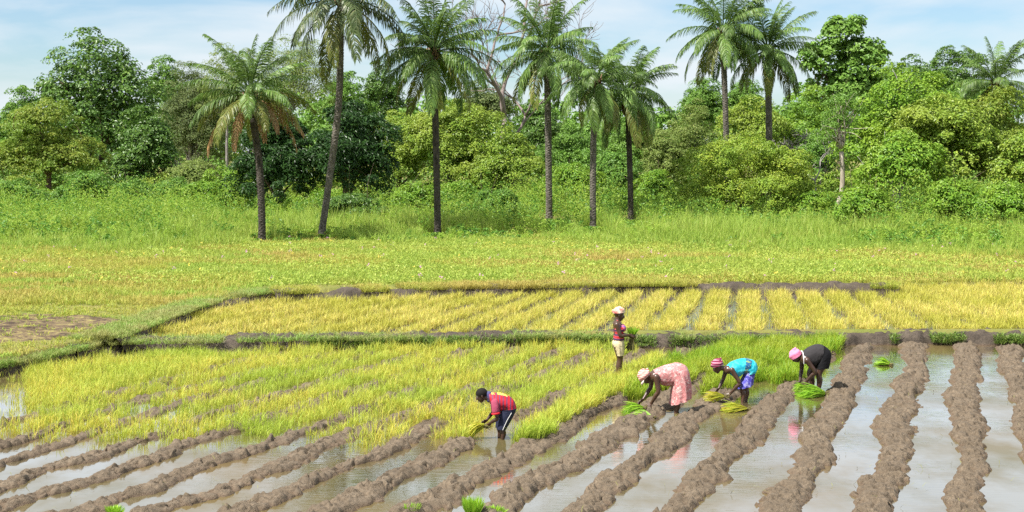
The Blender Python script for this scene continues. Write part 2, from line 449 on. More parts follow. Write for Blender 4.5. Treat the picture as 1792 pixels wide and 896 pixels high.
def swept(path, half, height, base, seed, lump=1.0, ds=0.032, nt_=35, flat=2.4, wvar=0.4, clod=0.16, taper=False):
    """earth bank swept along a path, heaped from clods"""
    P = resample(np.array(path)[:, :2], ds)
    T = np.gradient(P, axis=0); T /= np.linalg.norm(T, axis=1)[:, None]
    Nn = np.stack([T[:, 1], -T[:, 0]], -1)
    s = np.arange(len(P)) * ds
    w = half * (1 + wvar * (fbm(s * 0.9, s * 0 + seed, seed, 3) - 0.5) * 2)
    hv = height * (0.85 + 0.5 * (fbm(s * 1.3, s * 0 + seed + 5, seed, 3) - 0.3))
    if taper:
        e = np.clip(np.minimum(s, s[-1] - s) / 0.5, 0, 1); hv = base + (hv - base) * (0.35 + 0.65 * e)
    off = 0.10 * (fbm(s * 0.7, s * 0 + seed + 9, seed + 3, 3) - 0.5) * 2
    t = np.linspace(-1, 1, nt_)
    L = off[:, None] + t[None, :] * w[:, None] * (1 + 0.18 * (vnoise(s[:, None] * 2.5 + 0 * t[None, :], np.sign(t)[None, :] * 3 + 0 * s[:, None], seed + 1) - 0.5) * 2)
    XY = P[:, None, :] + L[..., None] * Nn[:, None, :]
    prof = np.clip(1 - np.abs(t) ** flat, 0, 1)
    z = base + (hv[:, None] - base) * prof[None, :]
    x, y = XY[..., 0], XY[..., 1]
    a1, a2, ida = worley(x / clod + 0.35 * fbm(x * 9, y * 9, seed + 50, 2), y / clod + 0.35 * fbm(x * 9, y * 9, seed + 51, 2), seed)
    b1, b2, idb = worley(x / (clod * 0.4), y / (clod * 0.4), seed + 21)
    rough_ = fbm(x * 7, y * 7, seed + 30, 4) - 0.5
    bump = 0.030 * (0.45 - a1) * ida + 0.085 * (ida - 0.5) * np.clip((a2 - a1) * 5, 0, 1) + 0.012 * (0.45 - b1) + 0.07 * rough_ + 0.05 * (fbm(x * 1.7, y * 1.7, seed + 60, 2) - 0.5)
    bump = bump + 0.05 * (0.30 - np.abs(vnoise(x * 11, y * 11, seed + 70) - 0.5) - np.abs(vnoise(x * 23, y * 23, seed + 71) - 0.5) * 0.6)
    crack = np.where((a2 - a1) < 0.09, -0.035 * ida, 0)
    c1_, c2_, idc = worley(x / (clod * 0.7) + 9.3, y / (clod * 0.7) - 4.1, seed + 40)
    crack = crack + np.where((idc > 0.70) & (c1_ < 0.30), -0.10 * idc * (1 - c1_ / 0.30) ** 0.4, 0) + np.where((idc < 0.14) & (c1_ < 0.36), 0.05 * (1 - c1_ / 0.36) ** 0.5, 0)
    z = z + lump * (bump + crack) * np.clip(prof * 3, 0.12, 1)[None, :]
    jit = 0.035 * lump
    x = x + jit * (vnoise(x * 9, y * 9, seed + 2) - 0.5) * 2; y = y + jit * (vnoise(x * 9, y * 9, seed + 4) - 0.5) * 2
    n, k = x.shape
    I, J = np.meshgrid(np.arange(n - 1), np.arange(k - 1), indexing='ij')
    Qd = np.stack([I * k + J, I * k + J + 1, (I + 1) * k + J + 1, (I + 1) * k + J], -1).reshape(-1, 4)
    return mesh_np('bank', np.stack([x, y, z], -1).reshape(-1, 3), [Qd], True)

# ridge centre lines, surveyed from the photo (photo pixels, near end last)
RIDGES = [
 ([(1768, 600), (1773, 640), (1790, 690), (1806, 740), (1822, 800), (1840, 850), (1856, 896), (1872, 950)], 'mud ridge running out of the picture at its right edge'),
 ([(1694, 598), (1691, 672), (1685, 707), (1694, 747), (1698, 797), (1694, 843), (1689, 893), (1684, 950)], 'nearly straight mud ridge second from the right edge'),
 ([(1601, 598), (1599, 647), (1579, 697), (1566, 727), (1566, 767), (1560, 807), (1545, 848), (1522, 893), (1500, 950)], 'mud ridge with a bend, right of the floating seedling bundle'),
 ([(1515, 602), (1498, 637), (1475, 677), (1458, 712), (1444, 747), (1426, 787), (1403, 828), (1375, 863), (1350, 895), (1310, 950)], 'mud ridge just right of the woman in black'),
 ([(1452, 603), (1410, 645), (1378, 680), (1350, 707), (1317, 747), (1282, 787), (1242, 823), (1200, 863), (1165, 896), (1105, 950)], 'mud ridge between the woman in turquoise and woman in black'),
 ([(1372, 606), (1315, 645), (1262, 692), (1225, 722), (1190, 745), (1142, 787), (1077, 838), (1015, 893), (940, 950)], 'mud ridge the woman in turquoise is planting'),
 ([(1300, 606), (1230, 655), (1170, 695), (1137, 717), (1102, 742), (1052, 767), (1002, 802), (951, 833), (901, 863), (858, 896), (785, 950)], 'mud ridge under the hands of the woman in the floral dress'),
 ([(1205, 606), (1170, 630), (1130, 660), (1060, 702), (980, 750), (906, 792), (871, 807), (826, 833), (786, 858), (741, 878), (700, 896), (580, 950)], 'mud ridge just right of the boy'),
 ([(835, 760), (821, 767), (781, 787), (741, 807), (700, 828), (650, 853), (600, 878), (556, 896), (430, 950)], 'mud ridge ending at the rice bunch in the hands of the boy'),
 ([(1130, 608), (1080, 640), (1010, 678), (935, 712), (893, 732)], 'broken mud ridge along the rice edge from behind the boy to the standing woman'),
 ([(1060, 606), (980, 640), (860, 690), (760, 740), (670, 787), (630, 802), (597, 814), (552, 833), (502, 858), (452, 878), (410, 896), (280, 950)], 'first mud ridge left of the one by the boy'),
 ([(990, 606), (880, 655), (740, 712), (640, 750), (567, 777), (522, 797), (477, 817), (427, 840), (382, 858), (326, 873), (260, 892), (60, 950)], 'second mud ridge left of the one by the boy'),
 ([(915, 606), (800, 650), (650, 705), (540, 748), (462, 780), (427, 792), (382, 802), (341, 817), (301, 833), (271, 848), (231, 858), (191, 868), (151, 883), (100, 897), (-90, 950)], 'third mud ridge left of the one by the boy'),
 ([(835, 608), (700, 655), (540, 705), (420, 745), (321, 777), (281, 795), (246, 805), (201, 820), (166, 833), (120, 845), (75, 858), (30, 873), (-30, 892), (-200, 940)], 'long mud ridge reaching the left edge near the bottom corner'),
 ([(755, 610), (600, 655), (430, 705), (300, 748), (216, 775), (166, 795), (126, 805), (90, 815), (55, 828), (30, 838), (-20, 855), (-200, 905)], 'mud ridge reaching the left edge above the corner one'),
 ([(670, 612), (500, 655), (330, 700), (210, 740), (130, 767), (85, 782), (50, 792), (25, 800), (-20, 815), (-200, 865)], 'short-looking mud ridge above the flooded left corner'),
 ([(590, 613), (400, 660), (230, 703), (110, 742), (30, 770), (-20, 782), (-200, 830)], 'uppermost mud ridge poking from the rice at the left edge'),
 ([(500, 614), (320, 655), (160, 697), (40, 730), (-150, 780)], 'mud ridge nearly hidden in the yellow rice of the left side'),
]
RIDGE_W = []
for i, (pp, lab) in enumerate(RIDGES):
    Wp = [px(u, v, 0.05) for u, v in pp]
    RIDGE_W.append(resample(np.array(Wp)[:, :2], 0.2))
    half = 0.325 if i < 9 else (0.27 if i < 13 else 0.25)
    me = swept(Wp, half, 0.085 if i < 9 else 0.06, -0.14, 100 + i, lump=1.0 if i < 10 else 0.85, clod=0.18, wvar=0.5, taper=True, flat=3.6)
    o = add_obj('mud_ridge', me, M['mud'])
    tag(o, lab, 'mud ridge', 'mud ridges in the flooded paddy', kind='structure')

def seg_dist(x, y, path):
    d = np.full(x.shape, 1e9)
    P = np.asarray(path)
    for i in range(len(P) - 1):
        a, b = P[i], P[i + 1]
        ab = b - a; L2 = ab @ ab + 1e-12
        t = np.clip(((x - a[0]) * ab[0] + (y - a[1]) * ab[1]) / L2, 0, 1)
        d = np.minimum(d, np.hypot(x - a[0] - t * ab[0], y - a[1] - t * ab[1]))
    return d

# the earth bunds round the fields
B1 = [px(*p, 0.05) for p in [(2300, 603), (1900, 601), (1792, 600), (1640, 599), (1480, 600), (1320, 603), (1150, 604), (1000, 602), (900, 602), (750, 605), (600, 606), (480, 608), (400, 610), (300, 612), (230, 613), (160, 617), (105, 626)]]
B1 = [(p[0], p[1] + 0.32, p[2]) for p in B1]
tag(add_obj('field_bund', swept(B1, 0.50, 0.30, -0.1, 301, lump=0.8, flat=4.0, clod=0.22, ds=0.05, nt_=31), M['bund']),
    'long earth bund with weeds on its side, between lower and upper field', 'earth bund', kind='structure')
B2 = [px(*p, 0.05) for p in [(215, 610), (160, 618), (100, 631), (40, 645), (-40, 660), (-150, 690), (-420, 752)]]
B2 = [(p[0] - 0.15, p[1] + 0.4, p[2]) for p in B2]
tag(add_obj('field_bund', swept(B2, 0.46, 0.26, -0.1, 302, lump=0.6, flat=3.5, clod=0.22, ds=0.05, nt_=31), M['bund']),
    'grassy earth bund curving to the left edge below the bare patch', 'earth bund', kind='structure')
B3 = [px(*p, 0.30) for p in [(195, 598), (250, 578), (290, 562), (330, 548), (380, 533), (430, 523), (485, 514)]]
tag(add_obj('field_bund', swept(B3, 0.36, 0.40, 0.05, 303, lump=0.8, flat=3.0, clod=0.22, ds=0.05), M['bund']),
    'crumbling earth bund slanting along the left end of the upper field', 'earth bund', kind='structure')
B4 = [px(*p, 0.40) for p in [(478, 513), (600, 510), (700, 507), (800, 504), (900, 503), (1000, 501), (1150, 499), (1250, 500), (1400, 500), (1500, 502), (1575, 504)]]
tag(add_obj('field_bund', swept(B4, 0.55, 0.47, 0.02, 304, lump=0.7, flat=5.0, clod=0.3, ds=0.06, nt_=31), M['bund']),
    'dark earth bund along the far edge of the upper field', 'earth bund', kind='structure')

# ------------------------------------------------------------------ grass
def blades(P, H, Wd, lean, yaw, rng, curl=0.5):
    """P (N,3) roots; strips of 3 segments bending over in the direction yaw"""
    N = len(P)
    dx_, dy_ = np.cos(yaw), np.sin(yaw)
    D = np.stack([dx_, dy_, 0 * dx_], -1)
    fa = yaw + np.pi / 2 + rng.uniform(-0.9, 0.9, N)
    S = np.stack([np.cos(fa), np.sin(fa), 0 * fa], -1)
    up = np.array([0, 0, 1.0])
    def pt(t):
        return P + D * (lean * H * (t ** 1.8))[:, None] + up * (H * (t - curl * lean * t ** 2.2))[:, None]
    w = Wd[:, None] * 0.5
    m = pt(0.5); tip = pt(1.0)
    V = np.stack([P - S * w * 0.8, P + S * w * 0.8, m - S * w, m + S * w, tip], 1).reshape(-1, 3)
    b = np.arange(N) * 5
    return V, np.stack([b, b + 1, b + 3, b + 2], -1), np.stack([b + 2, b + 3, b + 4], -1)
def tufts(P, per, h, hvar, wid, rng, spread=0.05, lean=(0.1, 0.75), hscale=None):
    N = len(P)
    idx = np.repeat(np.arange(N), per)
    K = len(idx)
    hh = h * (1 + hvar * rng.standard_normal(N)).clip(0.45, 1.7)
    if hscale is not None: hh = hh * hscale
    a = rng.uniform(0, 2 * np.pi, K); r = spread * np.sqrt(rng.uniform(0, 1, K))
    Q = P[idx] + np.stack([r * np.cos(a), r * np.sin(a), 0 * a], -1)
    H = hh[idx] * rng.uniform(0.6, 1.1, K)
    ln = rng.uniform(lean[0], lean[1], K)
    yaw = a + rng.normal(0, 0.7, K)
    return blades(Q, H, wid * rng.uniform(0.7, 1.3, K), ln, yaw, rng)

def scatter(x0, x1, y0, y1, dens, rng):
    n = int((x1 - x0) * (y1 - y0) * dens)
    return rng.uniform(x0, x1, n), rng.uniform(y0, y1, n)

rng = np.random.default_rng(7)
LOWRICE = [(-260, 700), (-60, 665), (60, 640), (170, 616), (400, 614), (700, 609), (1000, 606), (1125, 604), (1140, 606), (1085, 640), (1015, 680), (940, 714), (870, 748), (835, 762),
           (800, 762), (740, 752), (690, 772), (650, 782), (600, 768), (560, 764), (480, 770), (400, 765), (320, 778), (230, 768), (130, 768), (0, 768), (-260, 775)]
x, y = scatter(-16, 6, 20, 36, 150, rng)
u, v = to_px(x, y, 0.0)
keep = inpoly(u + 14 * (vnoise(x * 1.1, y * 1.1, 8) - 0.5) * 2, v + 22 * (vnoise(x * 0.8, y * 0.8, 9) - 0.5) * 2, LOWRICE)
dr = np.full(x.shape, 9.0)
for rw in RIDGE_W[7:]: dr = np.minimum(dr, seg_dist(x, y, rw))
patch = fbm(x * 0.9, y * 0.9, 12, 3)
# thinner on the ridge tops, a little open water in the front rows and at the left edge
prob = np.where(dr < 0.26, 0.07 + 0.42 * (patch > 0.54), 1.0)
front = np.clip((v - 690) / 80, 0, 1)
prob *= 1 - 0.55 * front * (patch < 0.55)
prob *= np.where((u < 45) & (v > 645) & (v < 735), 0.12, 1.0)
prob *= np.where(patch < 0.30, 0.35, 1.0)
keep &= rng.uniform(0, 1, len(x)) < prob
P = np.stack([x, y, np.where(dr < 0.3, 0.06, -0.02)], -1)[keep]
me = mesh_np('rice_plants', *(lambda V, A, B: (V, [A, B]))(*tufts(P, 8, 0.235, 0.3, 0.0078, rng, 0.06)))
tag(add_obj('rice_plants', me, M['rice']), 'thick yellow-green young rice covering the left half of the lower paddy', 'rice', kind='stuff')

STRIPS = [[(898, 772), (915, 784), (960, 770), (1010, 735), (1065, 706), (1110, 694), (1150, 655), (1160, 640), (1145, 630), (1085, 660), (1000, 704), (935, 742)],
          [(1085, 708), (1142, 698), (1200, 676), (1262, 642), (1345, 604), (1290, 602), (1225, 624), (1150, 655)],
          [(1232, 698), (1275, 692), (1332, 666), (1402, 622), (1442, 602), (1345, 602), (1300, 622), (1240, 660)],
          [(1345, 680), (1395, 682), (1412, 655), (1460, 622), (1478, 602), (1405, 600), (1375, 630)]]
for sp_, nm in zip(STRIPS, ['beside the boy', 'behind the woman in the floral dress', 'behind the woman in turquoise', 'behind the woman in black']):
    x, y = scatter(-2, 10, 20, 36, 260, rng)
    u, v = to_px(x, y, 0.0)
    keep = inpoly(u + 8 * (vnoise(x * 2, y * 2, 18) - 0.5) * 2, v + 10 * (vnoise(x * 1.5, y * 1.5, 19) - 0.5) * 2, sp_)
    keep &= fbm(x * 1.2, y * 1.2, 31, 3) > 0.30
    drs = np.full(x.shape, 9.0)
    for rw in RIDGE_W[4:9]: drs = np.minimum(drs, seg_dist(x, y, rw))
    P = np.stack([x, y, np.where(drs < 0.3, 0.08, -0.01)], -1)[keep]
    far = nm != 'beside the boy'
    me = mesh_np('rice_strip', *(lambda V, A, B: (V, [A, B]))(*tufts(P, 9, 0.31 if far else 0.29, 0.2, 0.0095, rng, 0.06)))
    tag(add_obj('rice_plants', me, M['rice_lime'] if far else M['rice']), ('bright lime' if far else 'yellow-green') + ' strip of standing young rice ' + nm, 'rice', kind='stuff')

# upper field: straw yellow rice in fanning rows with furrows between
UPR = [(205, 599), (335, 552), (435, 526), (600, 516), (800, 511), (1000, 508), (1250, 507), (1570, 507), (1660, 499), (1720, 494), (2050, 490), (2050, 583), (1480, 583), (1000, 587), (600, 595)]
x, y = scatter(-14, 22, 33, 50, 120, rng)
u, v = to_px(x, y, 0.15)
keep = inpoly(u, v, UPR)
s_ = (u - 1310) / np.maximum(v - 380, 20)
fr = np.abs(((s_ + 0.177) / 0.36) % 1.0 - 0.5) * 2          # 1 = in the middle of a furrow
inf = fr > (0.58 + 0.5 * (fbm(x * 0.9, y * 0.6, 40, 3) - 0.5))
inf |= (s_ < -1.0) & (fr > 0.42) & (fbm(x * 0.7, y * 0.7, 47, 3) > 0.44)
open_ = np.clip(1.2 - np.abs(s_ - 0.1) / 2.4, 0.0, 1)
prob = np.where(inf, 1 - np.clip(1.6 * open_, 0.80, 0.94), 1.0)
prob = np.where(inf & (s_ < -1.0), 0.05, prob)
prob *= np.where(fbm(x * 0.8, y * 0.8, 44, 3) < 0.30, 0.4, 1)
keep &= rng.uniform(0, 1, len(x)) < prob
P = np.stack([x, y, 0 * x + 0.14], -1)[keep]
me = mesh_np('rice_upper', *(lambda V, A, B: (V, [A, B]))(*tufts(P, 8, 0.29, 0.22, 0.013, rng, 0.09)))
tag(add_obj('rice_plants', me, M['rice_straw']), 'straw-yellow rice in fanning rows filling the upper field', 'rice', kind='stuff')
# low mud beds the upper rows stand on
for kf in range(-9, 8):
    s0 = -0.177 + 0.18 + 0.36 * kf
    pts = [(1310 + s0 * (vv - 380), vv) for vv in (508, 525, 545, 565, 590)]
    if min(p[0] for p in pts) < 150 or max(p[0] for p in pts) > 2150: continue
    Wp = [px(u_, v_, 0.15) for u_, v_ in pts]
    if len(resample(np.array(Wp)[:, :2], 0.06)) < 30: continue
    o = add_obj('planted_bed', swept(Wp, 0.52, 0.19, 0.08, 400 + kf, lump=0.6, ds=0.08, nt_=15, clod=0.2), M['bund'])
    tag(o, 'low earth bed under one rice row of the upper field', 'earth bed', 'earth beds of the upper rice rows', kind='structure')

# straws and bits of leaf lying on the water and the wet mud
rng = np.random.default_rng(15)
x, y = scatter(-8, 14, 17, 33, 1.3, rng)
u, v = to_px(x, y, 0.0)
ok = inpoly(x, y, LOW) & ~inpoly(u, v, LOWRICE)
x, y = x[ok], y[ok]
dr = np.full(x.shape, 9.0)
for rw in RIDGE_W: dr = np.minimum(dr, seg_dist(x, y, rw))
zz_ = np.where(dr < 0.3, 0.12, 0.008)
mbs = MB()
P = np.stack([x, y, zz_], -1)
mbs.add(*blades(P, rng.uniform(0.05, 0.16, len(x)), np.full(len(x), 0.007), rng.uniform(0.8, 1.5, len(x)), rng.uniform(0, 6.28, len(x)), rng, 0.62))
M['straw_bits'] = leaf_mat('straw_bits', [(0.20, 0.16, 0.06), (0.26, 0.28, 0.06), (0.12, 0.10, 0.05)], 0.1, 0.8)
tag(add_obj('loose_straw', mbs.mesh('loose_straw', False), M['straw_bits']), 'loose straws and leaf bits on the flooded paddy', 'straw', kind='stuff')

# bund grass
def path_scatter(path, n, half, rng, off=0.0):
    P = resample(np.array(path)[:, :2], 0.1)
    T = np.gradient(P, axis=0); T /= np.linalg.norm(T, axis=1)[:, None]
    N_ = np.stack([T[:, 1], -T[:, 0]], -1)
    i = rng.integers(0, len(P), n); o = rng.uniform(-half, half, n) + off
    return P[i] + N_[i] * o[:, None], i * 0.1
rng = np.random.default_rng(11)
mbg = MB()
# front face of the main bund (side towards the camera): leafy weeds in clumps
PP, sg = path_scatter(B1, 7500, 0.16, rng, 0)
front_y = PP[:, 1] - 0.40 + rng.uniform(-0.08, 0.12, len(PP))
kk = (fbm(sg * 0.35, sg * 0, 51, 3) + 0.25 * vnoise(sg * 2.5, sg * 0, 52) + 0.04 * (PP[:, 0] < 2)) > 0.63
P = np.stack([PP[:, 0], front_y, rng.uniform(0.03, 0.24, len(PP))], -1)[kk]
mbg.add(*tufts(P, 6, 0.12, 0.4, 0.013, rng, 0.06, (0.4, 1.3)))
tag(add_obj('bund_grass', mbg.mesh('bund_grass', False), M['bundgreen']), 'dark green weeds hanging on the face of the long bund', 'grass', kind='stuff')
mb3 = MB()
PP, sg = path_scatter(B1, 5200, 0.5, rng, 0)
kk = (PP[:, 0] < 5) & ((fbm(sg * 0.6, sg * 0 + 3, 57, 3) > 0.53) | ((PP[:, 0] < -4.5) & (fbm(sg * 1.2, sg * 0 + 7, 59, 2) > 0.42)))
P = np.stack([PP[:, 0], PP[:, 1] - 0.15, np.full(len(PP), 0.22)], -1)[kk]
mb3.add(*tufts(P, 7, 0.17, 0.3, 0.012, rng, 0.06, (0.3, 1.2)))
tag(add_obj('bund_grass', mb3.mesh('bund_grass', False), M['verge']), 'ragged grass on the left half of the long bund', 'grass', kind='stuff')
PP, sg = path_scatter(B4, 9000, 0.7, rng, 0)
P = np.stack([PP[:, 0], PP[:, 1] + 0.22, np.full(len(PP), 0.40)], -1)
kk = fbm(sg * 0.5, sg * 0 + 8, 58, 3) > np.where(PP[:, 0] > 4.5, 0.54, 0.36)
mb4 = MB(); mb4.add(*tufts(P[kk], 7, 0.2, 0.3, 0.015, rng, 0.08, (0.2, 1.0)))
tag(add_obj('bund_grass', mb4.mesh('bund_grass', False), M['meadow']), 'meadow grass overhanging the far bund', 'grass', kind='stuff')
mb2 = MB()
PP, sg = path_scatter(B2, 5500, 0.44, rng, 0)
P = np.stack([PP[:, 0], PP[:, 1], 0.24 - 0.10 * rng.uniform(0, 1, len(PP))], -1)
mb2.add(*tufts(P, 8, 0.13, 0.3, 0.011, rng, 0.06, (0.2, 1.0)))
PP, sg = path_scatter(B3, 1500, 0.5, rng, -0.5)
P = np.stack([PP[:, 0], PP[:, 1], 0 * sg + 0.33], -1)
P2, sg2 = path_scatter(B3, 2600, 0.35, rng, -0.1)
P2 = np.stack([P2[:, 0], P2[:, 1], 0 * sg2 + 0.38], -1)[fbm(sg2 * 0.7, sg2 * 0 + 2, 66, 2) > 0.44]
P = np.vstack([P, P2])
mb2.add(*tufts(P, 8, 0.17, 0.3, 0.013, rng, 0.06, (0.2, 1.0)))
tag(add_obj('bund_grass', mb2.mesh('bund_grass', False), M['verge']), 'short green grass on the left bunds', 'grass', kind='stuff')

# meadow beyond the fields
x, y = scatter(-34, 34, 25, 76, 34, rng)
ok = ~inpoly(x, y, UPP) & ~inpoly(x, y, LOW)
u, v = to_px(x, y, 0.35)
ok &= (u > -60) & (u < 1850) & ~((v > 498) & (u > 490))
ok &= ~(inpoly(u, v, BARE) & (rng.uniform(0, 1, len(x)) > 0.12 + 0.7 * (fbm(x * 0.6, y * 0.9, 64, 3) > 0.52)))
x, y = x[ok], y[ok]
P = np.stack([x, y, 0 * x + 0.32], -1)
u, v = to_px(x, y, 0.35)
gsel = (fbm(x * 0.28, y * 0.5, 61, 3) > 0.53) | ((v > 470) & (u > 450) & (u < 900))
hs = (0.75 + 0.8 * fbm(x * 0.25, y * 0.25, 63, 3)) * np.where((v > 535) & (u < 340), 0.5, 1.0)
for sel, mat, lab in ((~gsel, 'meadow', 'mixed yellow-green meadow grass behind the fields'), (gsel, 'meadow_green', 'fresh green meadow grass patches behind the fields')):
    me = mesh_np('meadow_grass', *(lambda V, A, B: (V, [A, B]))(*tufts(P[sel], 9, 0.21, 0.3, 0.02, rng, 0.14, (0.15, 1.0), hs[sel])))
    tag(add_obj('meadow_grass', me, M[mat]), lab, 'grass', kind='stuff')

def leaf_quads(C, Nrm, size, rng, aspect=0.5, droop=0.15, dirv=None):
    """diamond leaves: centres C, normals Nrm, long axis random in the leaf plane (or dirv)"""
    N = len(C)
    Nrm = Nrm / (np.linalg.norm(Nrm, axis=1)[:, None] + 1e-9)
    r = rng.standard_normal((N, 3)) if dirv is None else dirv
    A = r - Nrm * (r * Nrm).sum(1)[:, None]
    A /= np.linalg.norm(A, axis=1)[:, None] + 1e-9
    B = np.cross(Nrm, A)
    s = size * rng.uniform(0.65, 1.3, N)
    h = (s * 0.5)[:, None]; w = (s * 0.5 * aspect)[:, None]
    dz = Nrm * (s * droop)[:, None]
    V = np.stack([C - A * h - dz * 0.3, C + B * w - A * h * 0.15 + dz * 0.2, C + A * h - dz, C - B * w - A * h * 0.15 + dz * 0.2], 1).reshape(-1, 3)
    b = np.arange(N) * 4
    return V, np.stack([b, b + 1, b + 2, b + 3], -1)

# broad-leaved creepers with small flowers in the meadow
x, y = scatter(-34, 34, 44, 72, 34, rng)
u, v = to_px(x, y, 0.4)
ok = (u > -40) & (u < 1840) & ~inpoly(x, y, UPP) & (fbm(x * 0.2, y * 0.3, 71, 3) + 0.25 * np.clip((u - 500) / 900, -0.5, 0.6) > 0.52) & (v < 499)
x, y = x[ok], y[ok]
C = np.stack([x, y, 0.42 + 0.13 * rng.uniform(-1, 1, len(x))], -1)
C = np.repeat(C, 3, 0) + rng.normal(0, 0.07, (3 * len(C), 3))
V, A = leaf_quads(C, np.array([0, -0.25, 1.0]) + 1.0 * rng.standard_normal(C.shape), 0.085, rng, 0.6)
M['creeper'] = leaf_mat('creeper_leaves', [(0.36, 0.46, 0.07), (0.42, 0.49, 0.085), (0.31, 0.43, 0.06), (0.48, 0.50, 0.11)], 0.35, 0.5)
tag(add_obj('meadow_creeper', mesh_np('meadow_creeper', V, [A]), M['creeper']), 'low yellow-green broad-leaved creeper spread over the far meadow', 'ground cover', kind='stuff')
for nm, colr, cnt, lab in (('pink_flowers', (0.62, 0.33, 0.5), 130, 'scattered tiny pink flowers in the meadow'), ('yellow_flowers', (0.75, 0.62, 0.10), 130, 'scattered tiny yellow flowers in the meadow')):
    x, y = scatter(-26, 30, 44, 68, cnt / (56 * 24), rng)
    ok = ~inpoly(x, y, UPP)
    C = np.stack([x, y, 0.55 + 0.06 * rng.uniform(-1, 1, len(x))], -1)[ok]
    C = np.repeat(C, 5, 0) + rng.normal(0, 0.03, (5 * len(C), 3))
    V, A = leaf_quads(C, np.array([0, -0.7, 1.0]) + 0.3 * rng.standard_normal(C.shape), 0.05, rng, 0.9)
    M[nm] = leaf_mat(nm, [colr, tuple(0.8 * c for c in colr)], 0.3, 0.6)
    tag(add_obj(nm, mesh_np(nm, V, [A]), M[nm]), lab, 'flowers', kind='stuff')

# the weeds stand lower in front of the palm feet, which show down to the soil
PALM_FEET = [px(u_, v_, 0.33) for u_, v_ in ((458, 424), (560, 416), (766, 413), (961, 388), (1038, 402), (1104, 390))]
def foot_cap(x, y, h):
    for bx, by, _ in PALM_FEET:
        side = np.abs(x - bx * y / by)
        los = CAM_H - (CAM_H - 0.5) * y / by - 0.33
        hit = (side < 0.45 + 0.5 * vnoise(x * 1.3, y * 1.3, 17)) & (y < by + 0.4) & (y > by - 22)
        h = np.where(hit, np.minimum(h, np.maximum(los, 0.12)), h)
    return h
# weedy undergrowth in front of and under the trees: leafy stems and tall grass
rng = np.random.default_rng(23)
def under_front(x):      # distance where the tall growth begins
    u_ = x / 66 * FPX + 896
    return np.interp(u_, [0, 300, 600, 760, 950, 1200, 1500, 1792], [63.0, 64, 67, 68, 68, 64, 62, 61]) + 3 * (fbm(x * 0.3, x * 0, 81, 3) - 0.5)
x, y = scatter(-46, 46, 58, 118, 5.0, rng)
u, v = to_px(x, y, 0.4)
ok = (u > -60) & (u < 1850) & (y > under_front(x)) & ((fbm(x * 0.55, y * 0.55, 84, 3) > 0.40) | (rng.uniform(0, 1, len(x)) < 0.15))
x, y, u = x[ok], y[ok], u[ok]
dep = y - under_front(x)
tall = np.interp(u, [0, 300, 420, 520, 680, 760, 950, 1130, 1220, 1440, 1520, 1650, 1792], [0.66, 0.72, 0.66, 0.42, 0.5, 0.8, 0.85, 0.72, 0.42, 0.45, 0.8, 0.9, 0.9])
m1, m2, mid_ = worley(x / 2.4, y / 2.4, 88)
hump = np.clip(1.05 - m1 * 1.2, 0.05, 1) * (0.25 + 1.3 * mid_)
hh = (0.30 + 0.7 * fbm(x * 0.16, y * 0.16, 83, 2) + 1.45 * hump) * np.clip(0.32 + dep / 11, 0.32, 1.5) * rng.uniform(0.7, 1.25, len(x)) * tall
hh = foot_cap(x, y, np.maximum(hh, 0.25))
kind_ = (h2(np.floor(x / 2.4 + 3 * vnoise(x, y, 5)), np.floor(y / 2.4), 99) + 0.25 * rng.normal(0, 1, len(x)))
for sp_i, (lo, hi, mat, ls, nl, asp, lab) in enumerate(((-9, 0.33, 'weeds_dark', 0.17, 30, 0.5, 'darker leafy weeds under the palms and trees'), (0.33, 0.72, 'weeds', 0.15, 32, 0.45, 'bright green leafy weeds under the palms and trees'),
                                  (0.72, 9, 'weeds_light', 0.12, 36, 0.4, 'pale yellow-green fine weeds under the palms and trees'))):
    q = (kind_ > lo) & (kind_ <= hi)
    xs, ys, hs_ = x[q], y[q], hh[q]
    t = rng.uniform(0.08, 1.0, (len(xs), nl))
    a = rng.uniform(0, 2 * np.pi, t.shape)
    rr_ = (0.08 + 0.20 * rng.uniform(0, 1, t.shape)) * (1.3 - 0.75 * t) * (0.6 + hs_[:, None] * 0.5)
    sway = rng.normal(0, 0.15, (len(xs), 2))
    C = np.stack([xs[:, None] + rr_ * np.cos(a) + sway[:, :1] * t * hs_[:, None], ys[:, None] + rr_ * np.sin(a) + sway[:, 1:] * t * hs_[:, None], 0.33 + t * hs_[:, None]], -1).reshape(-1, 3)
    outw = np.stack([np.cos(a), np.sin(a), 0 * a + 0.9], -1).reshape(-1, 3)
    V, A = leaf_quads(C, outw + 0.45 * rng.standard_normal(C.shape), ls, rng, asp, 0.2)
    mbu = MB(); mbu.add(V, A)
    tag(add_obj('undergrowth', mbu.mesh('undergrowth', False), M[mat]), lab, 'undergrowth', kind='stuff')
# tall grass
x, y = scatter(-40, 40, 56, 96, 9, rng)
u, v = to_px(x, y, 0.4)
fr_ = under_front(x)
ok = (u > -60) & (u < 1850) & (y > fr_ - 3.5) & (y < fr_ + 16) & (fbm(x * 0.2, y * 0.2, 91, 3) + 0.12 * (u > 1180) > 0.45)
x, y = x[ok], y[ok]
hs = np.clip(0.55 + (y - under_front(x) + 3) / 11, 0.5, 1.5) * (0.6 + 0.8 * fbm(x * 0.3, y * 0.3, 93, 3))
hs = foot_cap(x, y, hs * 0.9) / 0.9
P = np.stack([x, y, 0 * x + 0.32], -1)
M['tallgrass'] = leaf_mat('tall_grass', [(0.28, 0.43, 0.055), (0.36, 0.48, 0.07), (0.44, 0.48, 0.11), (0.24, 0.39, 0.055)], 0.45, 0.55, patch=(0.31, 0.45, 0.07), patch_scale=0.2)
me = mesh_np('tall_grass', *(lambda V, A, B: (V, [A, B]))(*tufts(P, 14, 0.75, 0.25, 0.022, rng, 0.16, (0.1, 0.6), hs)))
